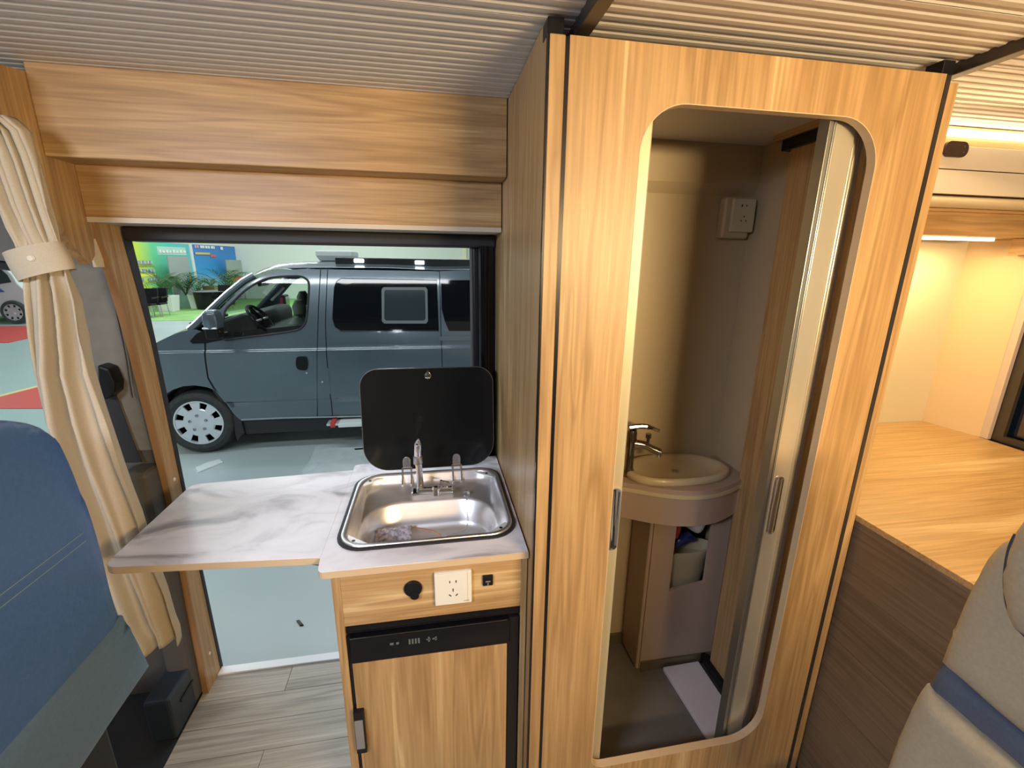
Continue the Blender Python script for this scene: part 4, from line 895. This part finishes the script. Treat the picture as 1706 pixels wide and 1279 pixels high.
MB().prism([carY(*p) for p in ((-60, 446), (-4, 445), (10, 458), (17, 470), (-2, 473), (-60, 472))], 'Y', 16.43, 16.46).build('side_window', tint, wc)
MB().prism([carY(*p) for p in ((-60, 478), (-6, 478), (6, 486), (-6, 487), (-60, 487))], 'Y', 16.42, 16.46).build('side_stripe', mat('blue_decal', (0.05, 0.10, 0.35), 0.4), wc)
wcp = at(22, 517, Y=16.4)
wheel('wheel', (wcp.x, 16.40, G + 0.36 + 0.013), 0.36, 0.22, wc, 8, -1, detail=False)
# litter on the hall floor
def floorpoly(name, pts, m, label, cat, th=0.002):
    o = MB().prism([(p.x, p.y) for p in (at(x, y, Z=G) for x, y in pts)], 'Z', G + 0.0005, G + th).build(name, m); return tag(o, label, cat)
film = noisy('clear_film', [(0.35, (0.50, 0.60, 0.62)), (0.65, (0.60, 0.69, 0.70))], 0.2, 5, 4, 1.0)
floorpoly('plastic_film', ((526, 744), (560, 741), (690, 735), (690, 790), (588, 795), (500, 800), (505, 783), (516, 768)), film, 'large sheet of clear plastic film on the hall floor', 'plastic sheet', 0.004)
floorpoly('film_strip', ((326, 780), (330, 788), (372, 771), (366, 766), (345, 772)), mat('pale_film', (0.72, 0.82, 0.80), 0.25), 'crumpled pale plastic strip on the floor near the van wheel', 'plastic strip', 0.012)
floorpoly('floor_scrap', ((494, 1035), (499, 1034), (506, 1042), (500, 1043)), blackP, 'tiny dark scrap on the pale floor below the table flap', 'scrap', 0.008)
floorpoly('floor_mark', ((590, 748), (612, 746), (612, 748), (592, 750)), blackP, 'thin dark strip lying on the plastic film', 'strip', 0.008)

# ================================================================== THE GREY VAN OUTSIDE
YN, YF = 4.90, 6.80
gv = thing('grey_van', (-1.0, 5.8, G), 'slate grey passenger van parked outside the open door', 'van')
def vp(x, y): p = at(x, y, Y=YN + 0.03); return (p.x, p.z)
zbelt = vp(450, 583)[1]; zlow = vp(450, 667)[1]; ztop = vp(600, 447)[1]; zsk = vp(500, 700)[1]
def sstep(a, b, t): t = max(0, min(1, (t - a) / (b - a))); return t * t * (3 - 2 * t)
def side(x, z, far=False):
    d = 0.0
    if z > zbelt: d += 0.20 * ((z - zbelt) / (ztop - zbelt)) ** 1.5
    d += 0.016 * sstep(zbelt - 0.015, zbelt + 0.02, z)                # shoulder crease
    d += 0.03 * max(0, (zbelt - z)) ** 2
    d += 0.018 * (1 - sstep(zlow - 0.012, zlow + 0.008, z)) - 0.010 * sstep(zlow - 0.05, zlow - 0.13, z) * 0
    if x < -2.7: d += 0.22 * ((-2.7 - x) / 0.7) ** 2
    return (YF - d) if far else (YN + d)
ZC = sorted(set([zbelt - 0.02, zbelt - 0.01, zbelt, zbelt + 0.01, zbelt + 0.025, zlow - 0.012, zlow - 0.004, zlow + 0.004, zlow + 0.012] + frange(-0.35, 1.5, 0.06)))
XC = frange(-3.5, 2.4, 0.1)
wcx = vp(332, 703); R_ = 0.345; WC = (wcx[0], YN + 0.02, G + R_ + 0.003)
def arch(r, a0, a1, n=14): return [(WC[0] + r * math.cos(math.radians(a0 + (a1 - a0) * k / n)), WC[2] + r * math.sin(math.radians(a0 + (a1 - a0) * k / n))) for k in range(n + 1)]
ra = R_ * 1.20
win1 = smooth_loop([vp(*p) for p in ((371, 556), (371, 520), (384, 503), (400, 486), (420, 472), (440, 464), (470, 461), (492, 461), (503, 465), (509, 474), (510, 500), (509, 532), (503, 545), (490, 551), (450, 557), (400, 563), (376, 566))], 4)
def panel(name, outer, holes=(), m=paint, th=0.02, parent=gv, far=False, off=0.0, label=None):
    bm = sheet(outer, holes, XC, ZC, lambda u, v: (u, side(u, v, far) + off * (-1 if far else 1), v))
    for v_ in bm.verts: pass
    return finish(bm, name, m, parent, smooth=True, solid=0, angle=40, label=label)
def rim_of(name, loop, m, parent, r=0.007, far=False, off=0.0):
    L = [(u, side(u, v, far) + off, v) for u, v in loop]
    return MB().tube(L + [L[0]], r, 6, cap=False).build(name, m, parent, smooth=True)
zs = zsk
fdoor = [vp(*p) for p in ((344, 572), (346, 600), (350, 628), (360, 645))] + [vp(*p) for p in ((374, 662), (390, 686), (401, 698))] + [vp(527.8, 693), vp(529.2, 650), vp(528.6, 560), vp(526.5, 449)] + [vp(*p) for p in ((500, 448), (470, 450), (445, 454), (425, 462), (400, 478), (375, 502), (352, 528), (338, 548), (341, 560))]
frontdoor = panel('front_door', fdoor, [win1])
panel('side_pillar', [vp(528, 449), vp(530, 560), vp(529.4, 693), vp(553.2, 692), vp(546.8, 620), vp(540.8, 540), vp(538.8, 449)])
swin = [vp(*p) for p in ((553, 480), (556, 470), (564, 464.5))] + [vp(728, 467.5), vp(731, 551), vp(568, 551), vp(558, 545), vp(553, 532)]
sliding = panel('sliding_door', [vp(540.2, 449), vp(542.2, 540), vp(548.2, 620), vp(554.8, 692), vp(730, 688), vp(738, 688), vp(736.6, 624), vp(734, 551), vp(732, 453), vp(725, 452)], [])
panel('rear_side', [vp(733.4, 452), vp(735.4, 551), vp(738, 624), vp(739.4, 688)] + [vp(1100, 680), vp(1100, 440), vp(800, 449)])
fend = [vp(*p) for p in ((341, 574), (343.5, 601), (347.5, 629), (357.5, 647))] + [(WC[0] + ra * math.cos(math.radians(a)), WC[2] + ra * math.sin(math.radians(a))) for a in (40, 55, 70, 85, 100, 115, 130, 145, 160, 175, 185)] + [(WC[0] - ra - 0.15, -0.25), (-3.35, -0.22), (-3.34, 0.10), (-3.2, 0.33), (-3.0, 0.50)] + [vp(*p) for p in ((258, 572), (280, 561), (300, 553), (316, 549), (325, 549), (335, 552))]
panel('fender', fend)
panel('fender', [vp(360, 649), vp(373, 665), vp(388, 688), vp(399, 699.5)] + [(WC[0] + ra * math.cos(math.radians(a)), WC[2] + ra * math.sin(math.radians(a))) for a in (2, 10, 20, 32)])
# far side, with the same openings, so the door window shows through
panel('far_side', [(-3.35, -0.2), (-3.34, 0.10), (-3.2, 0.33), (-3.0, 0.50), (-2.72, 0.65)] + [vp(310, 549), vp(350, 510), vp(400, 462), vp(450, 448), vp(800, 447), vp(1100, 440), vp(1100, 690), vp(300, 700)], [win1], far=True)
# dark liners behind the panel gaps
for L in (((529, 447), (531, 560), (529.5, 694)), ((539.5, 447), (541.5, 545), (547.5, 620), (554, 694)), ((732.5, 450), (735, 560), (739, 690)), ((341, 560), (342.5, 573), (345.5, 615), (349, 630), (362, 650), (388, 688), (401, 700))):
    panel('gap_liner', [vp(x_ - 7, y_) for x_, y_ in L] + [vp(x_ + 7, y_) for x_, y_ in L[::-1]], m=blackR, off=0.015)
panel('inner_shell', [vp(516, 447), vp(518, 694), vp(1100, 690), vp(1100, 441), vp(700, 449)], m=blackR, off=0.05)
# trims on the side: door window rubber, clear door glass, dark side windows
rim_of('window_rubber', win1, blackR, frontdoor, 0.011)
panel('door_glass', win1, m=clearG, parent=frontdoor, off=0.012)
panel('far_door_glass', win1, m=clearG, far=True, off=0.012)
quarter = [vp(*p) for p in ((317, 568), (327, 556), (346, 547), (369, 540), (371, 566), (345, 571), (322, 572))]
panel('mirror_base', quarter, m=blackP, parent=frontdoor, off=-0.006)
dkg = mat('black_side_glass', (0.005, 0.007, 0.010), 0.04, spec=0.35)
sw_ = panel('side_window', swin, m=dkg, parent=sliding, off=-0.006)
rim_of('window_rubber', swin, blackR, sliding, 0.004, off=-0.004)
fr_o = [vp(*p) for p in ((634, 483), (637, 479), (709, 479), (712, 483), (713, 535), (710, 539), (640, 539), (636, 535))]
fr_i = [vp(*p) for p in ((639, 486), (641, 484), (706, 484), (708, 487), (709, 531), (706, 534), (643, 534), (640, 531))]
panel('vent_frame', fr_o, [fr_i], m=mat('vent_frame_grey', (0.16, 0.19, 0.20), 0.4), parent=sliding, off=-0.016)
panel('vent_pane', fr_i, m=mat('vent_pane_dark', (0.035, 0.05, 0.06), 0.12), parent=sliding, off=-0.011)
rs_ = panel('side_window', [vp(*p) for p in ((735, 467.5), (1000, 466), (1000, 551), (748, 551), (741, 535), (736, 515))], m=dkg, off=-0.006, label='black rear quarter window')
panel('slide_rail', [vp(*p) for p in ((731, 562), (733, 560), (900, 558), (900, 566), (733, 567))], m=mat('rail_grey', (0.12, 0.15, 0.17), 0.35), off=-0.008)
panel('filler_flap', [vp(*p) for p in ((540, 612), (549, 612), (552, 655), (541, 655))], off=-0.003)
for q_ in ((512, 620), (538, 635)):
    u, v = vp(*q_); MB().lathe((u, side(u, v), v), [(0.009, 0), (0.008, -0.006), (0, -0.007)], 'Y', 12).build('lock_cylinder', capM, gv, smooth=True)
hu = [vp(*p) for p in ((495, 598), (498, 593), (511, 593), (514, 598), (514, 610), (511, 615), (499, 614), (495, 608))]
panel('door_handle', smooth_loop(hu, 3), m=blackP, parent=frontdoor, off=-0.012)
# door mirror
mp0 = (at(357, 548, Y=YN - 0.2).x, 0)
mr = MB().box(mp0[0] - 0.055, mp0[0] + 0.055, YN - 0.28, YN - 0.12, at(357, 564, Y=YN - 0.2).z, at(357, 545, Y=YN - 0.2).z).build('mirror_housing', blackP, frontdoor, bevel=0.02, seg=3)
mm = MB(); z_a, z_b = at(357, 547, Y=YN - 0.2).z, at(357, 516, Y=YN - 0.2).z
mm.loft([[(mp0[0] + sx * a_, YN - 0.20 + sy * b_, z) for sx, sy in ((-1, -1), (0, -1.25), (1, -1), (1, 1), (0, 1.1), (-1, 1))] for a_, b_, z in ((0.06, 0.07, z_a), (0.062, 0.08, (z_a + z_b) / 2), (0.055, 0.075, z_b - 0.03), (0.035, 0.05, z_b))], cap0=True, cap1=True)
mm.build('mirror_cap', paint, frontdoor, bevel=0.012, seg=3, smooth=True)
MB().box(mp0[0] - 0.07, mp0[0] + 0.055, YN - 0.285, YN - 0.13, at(357, 548.5, Y=YN - 0.28).z, at(357, 545.5, Y=YN - 0.28).z).build('indicator', mat('clear_lens', (0.8, 0.85, 0.88), 0.15), frontdoor, bevel=0.006)
MB().box(mp0[0] - 0.04, mp0[0] + 0.03, YN - 0.14, YN + 0.02, vp(357, 560)[1], vp(357, 552)[1]).build('mirror_arm', blackP, frontdoor, bevel=0.01)
# roof, windscreen, bonnet as cross-lofts between the two sides
def cross(prof, crown, n=14, lip=0.0):
    L = []
    for x_, z_ in prof:
        y0, y1 = side(x_, z_) + lip, side(x_, z_, True) - lip; row_ = []
        for k in range(n + 1):
            t = k / n; c = math.sin(PI * t) ** 0.45
            row_.append((x_, y0 + (y1 - y0) * t, z_ + crown * c))
        L.append(row_)
    return MB().loft(L, closed=False)
roofp = [vp(*p) for p in ((412, 460), (425, 454), (445, 449), (470, 446.5), (500, 446), (560, 446), (640, 446.5), (725, 450), (800, 449), (1100, 440))]
cross(roofp, 0.075).build('roof', paint, gv, smooth='all', solid=0.0)
wsp = [vp(*p) for p in ((412, 460), (395, 470), (370, 492), (345, 518), (322, 542), (312, 551))]
cross(wsp, 0.06, lip=0.06).build('windscreen', clearG, gv, smooth='all')
for far in (False, True):
    t_ = MB().tube([(x_, side(x_, z_, far) + (0.03 if not far else -0.03), z_ + 0.004) for x_, z_ in wsp], 0.036, 10).build('windscreen_pillar', paint, gv, smooth=True)
bon = [vp(*p) for p in ((316, 549), (300, 553), (280, 561), (258, 572))] + [(-3.0, 0.50), (-3.2, 0.33), (-3.34, 0.10), (-3.38, -0.2)]
cross(bon, 0.03).build('bonnet', paint, gv, smooth='all')
MB().tube([(vp(312, 549)[0], y_, vp(312, 549)[1] + 0.045) for y_ in (YN + 0.12, YN + 0.5, YN + 0.95)], 0.018, 8).build('wiper', blackP, gv, smooth=True)
# underbody, wheel house, wheels, mud flap, running board
MB().prism([(-3.1, -0.12), (-2.95, 0.50), (-2.6, 0.60), (-2.0, 0.30), (vp(401, 700)[0], zs + 0.03), (2.4, zs + 0.05), (2.4, zs - 0.14), (vp(401, 700)[0], zs - 0.14), (WC[0] + ra * 1.02, zs - 0.14)] + [(WC[0] + ra * 0.98 * math.cos(math.radians(a)), WC[2] + ra * 0.98 * math.sin(math.radians(a))) for a in range(0, 181, 15)], 'Y', YN + 0.06, YF - 0.06).build('underbody', blackR, gv)
MB().box(WC[0] - ra, WC[0] + ra, YN + 0.30, YF - 0.3, G + 0.15, WC[2] + ra).build('wheel_house', blackR, gv)
wheel('wheel', (WC[0], YN + 0.035, WC[2]), R_, 0.24, gv, 8, -1)
wheel('wheel', (WC[0], YF - 0.035, WC[2]), R_, 0.24, gv, 8, 1, detail=False)
MB().lathe((1.35, YN + 0.035, WC[2]), [(0, 0.0), (R_ * 0.62, -0.01), (R_ * 0.93, -0.02), (R_, 0.05), (R_, 0.2), (0, 0.22)], 'Y', 40).build('wheel', tyreM, gv, smooth=True)
fm_ = [vp(*p) for p in ((388, 690), (402, 701), (407, 722), (405, 722), (395, 735), (391, 720))]
MB().prism(fm_, 'Y', YN + 0.03, YN + 0.24).build('mud_flap', blackR, gv, bevel=0.006)
MB().tube([(vp(x_, y_)[0], YN + 0.035, vp(x_, y_)[1] + 0.004) for x_, y_ in ((402, 700), (470, 697), (600, 694), (800, 690))], 0.010, 8).build('sill_edge', mat('pale_sill_metal', (0.30, 0.38, 0.40), 0.3, 0.5), gv, smooth=True)
a_, b_ = vp(567, 702), vp(760, 699)
MB().box(a_[0], b_[0], YN - 0.10, YN + 0.12, a_[1] - 0.025, a_[1] + 0.02).build('running_board', mat('running_board_silver', (0.78, 0.86, 0.86), 0.3), gv, bevel=0.006)
a_ = vp(557, 702)
MB().box(a_[0] - 0.06, a_[0] + 0.07, YN - 0.08, YN + 0.10, a_[1] - 0.012, a_[1] + 0.012).build('step_hinge', capM, gv, bevel=0.004)
MB().box(a_[0] - 0.02, a_[0] + 0.03, YN - 0.085, YN + 0.10, a_[1] - 0.03, a_[1] + 0.03).build('step_lever', redM, gv, bevel=0.004)
# interior seen through the door window
dash = [vp(*p) for p in ((330, 562), (345, 540), (378, 529), (400, 530), (408, 540), (412, 575), (360, 600))]
MB().prism(dash, 'Y', YN + 0.35, YF - 0.22).build('dashboard', mat('dash_dark', (0.03, 0.035, 0.035), 0.6), gv, bevel=0.03)
MB().prism([vp(*p) for p in ((371, 560), (510, 545), (510, 620), (371, 620))], 'Y', YN + 0.30, YF - 0.25).build('door_lining', mat('door_lining', (0.012, 0.016, 0.02), 0.6), gv)
sc_ = at(436, 532, Y=YN + 0.45)
tilt = Matrix.Rotation(math.radians(52), 3, 'Y')
ringp = [Vector(sc_) + tilt @ Vector((0.19 * math.cos(t), 0.19 * math.sin(t), 0)) for t in [2 * PI * k / 36 for k in range(37)]]
swl = MB().tube(ringp, 0.017, 8, cap=False).build('steering_wheel', blackP, gv, smooth=True)
hb = [Vector(sc_) + tilt @ Vector(v_) for v_ in ((-0.18, 0, 0), (0, 0.0, -0.03), (0.18, 0, 0))]
MB().tube(hb, [0.015, 0.05, 0.015], 8).build('spoke', blackG, swl, smooth=True)
MB().tube([Vector(sc_) + tilt @ Vector((0, -0.18, 0)), Vector(sc_) + tilt @ Vector((0, 0.18, 0))], 0.014, 8).build('spoke', capM, swl, smooth=True)
greyseat = noisy('grey_green_seat_cloth', [(0.3, (0.16, 0.19, 0.17)), (0.7, (0.20, 0.23, 0.21))], 0.8, 40)
for yq, (ax_, ay_) in ((YN + 0.62, (484, 548)), (YF - 0.6, (492, 528))):
    b0 = at(ax_, ay_, Y=yq); 
    MB().loft([[(b0.x + 0.05 + rx * math.cos(t) + dx, yq + ry * math.sin(t), b0.z + dz) for t in [2 * PI * k / 20 for k in range(20)]] for rx, ry, dz, dx in ((0.09, 0.22, -0.5, -0.05), (0.10, 0.24, -0.2, 0.0), (0.09, 0.20, 0.08, 0.04), (0.04, 0.12, 0.14, 0.05))], cap0=True, cap1=True).build('seat_back', greyseat, gv, smooth=True)
    MB().loft([[(b0.x + 0.12 + rx * math.cos(t), yq + ry * math.sin(t), b0.z + dz) for t in [2 * PI * k / 20 for k in range(20)]] for rx, ry, dz in ((0.03, 0.06, 0.15), (0.06, 0.12, 0.18), (0.07, 0.13, 0.26), (0.03, 0.10, 0.33))], cap0=True, cap1=True).build('head_restraint', greyseat, gv, smooth=True)
fmp = at(466, 507, Y=YF + 0.12)
MB().box(fmp.x - 0.06, fmp.x + 0.10, YF + 0.04, YF + 0.26, fmp.z - 0.16, fmp.z + 0.14).build('mirror_housing', blackP, gv, bevel=0.03, seg=3)
MB().box(fmp.x + 0.10, fmp.x + 0.105, YF + 0.07, YF + 0.23, fmp.z - 0.13, fmp.z + 0.11).build('mirror_glass', chrome, gv)
MB().box(fmp.x - 0.045, fmp.x + 0.075, YF + 0.035, YF + 0.04, fmp.z - 0.12, fmp.z + 0.10).build('painted_reflection', mat('crimson_reflection', (0.45, 0.03, 0.06), 0.35), gv, label='painted crimson reflection in the far door mirror')  # red reflection in the far mirror, painted as a thin crimson plate
MB().tube([at(452, 500, Y=YF - 0.12), at(473, 478, Y=YF - 0.12)], 0.018, 8).build('grab_handle', mat('pale_grey_handle', (0.6, 0.62, 0.6), 0.3), gv, smooth=True)
im_ = at(438, 471, Y=YN + 0.95)
MB().box(im_.x - 0.02, im_.x + 0.02, im_.y - 0.13, im_.y + 0.13, im_.z - 0.035, im_.z + 0.035).build('inner_mirror', blackP, gv, bevel=0.01)
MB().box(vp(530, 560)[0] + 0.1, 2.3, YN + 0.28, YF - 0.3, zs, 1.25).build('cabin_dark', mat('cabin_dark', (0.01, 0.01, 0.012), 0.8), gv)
# roof equipment
vb0, vb1 = at(533, 430, Y=5.7), at(592, 430, Y=5.7)
zt = at(560, 418.5, Y=5.6).z
rv = thing('roof_vent', ((vb0.x + vb1.x) / 2, 5.7, 1.50), 'white roof vent box on top of the grey van', 'vent')
MB().loft([[(x_, y_, z) for x_, y_ in ((vb0.x + i_, 5.5 + i_), (vb1.x - i_, 5.5 + i_), (vb1.x - i_, 5.95 - i_), (vb0.x + i_, 5.95 - i_))] for i_, z in ((0.03, 1.46), (0.0, zt - 0.05), (0.0, zt), (0.04, zt + 0.01))], cap0=True, cap1=True).build('vent_lid', mat('vent_white', (0.8, 0.88, 0.86), 0.3), rv, bevel=0.01)
a_, b_ = at(559, 434, Y=5.25), at(800, 437, Y=5.25)
aw = thing('roof_rail', (a_.x, 5.25, 1.48), 'long black awning rail along the grey van roof', 'roof rail')
MB().prism([(a_.x, a_.z - 0.05), (a_.x, a_.z + 0.035), (b_.x, b_.z + 0.03), (b_.x, b_.z - 0.05)], 'Y', 5.22, 5.30).build('rail_body', mat('black_rail', (0.02, 0.025, 0.03), 0.3), aw, bevel=0.01)
for px_ in (598, 699):
    q = at(px_, 434 + (px_ - 598) * 0.03, Y=5.21)
    l_ = MB().box(q.x - 0.05, q.x + 0.05, 5.195, 5.222, q.z - 0.022, q.z + 0.018).build('lamp', mat('van_lamp', (1, 1, 1), 0.3, emit=(0.95, 0.98, 1.0), es=5.0), aw, bevel=0.008)
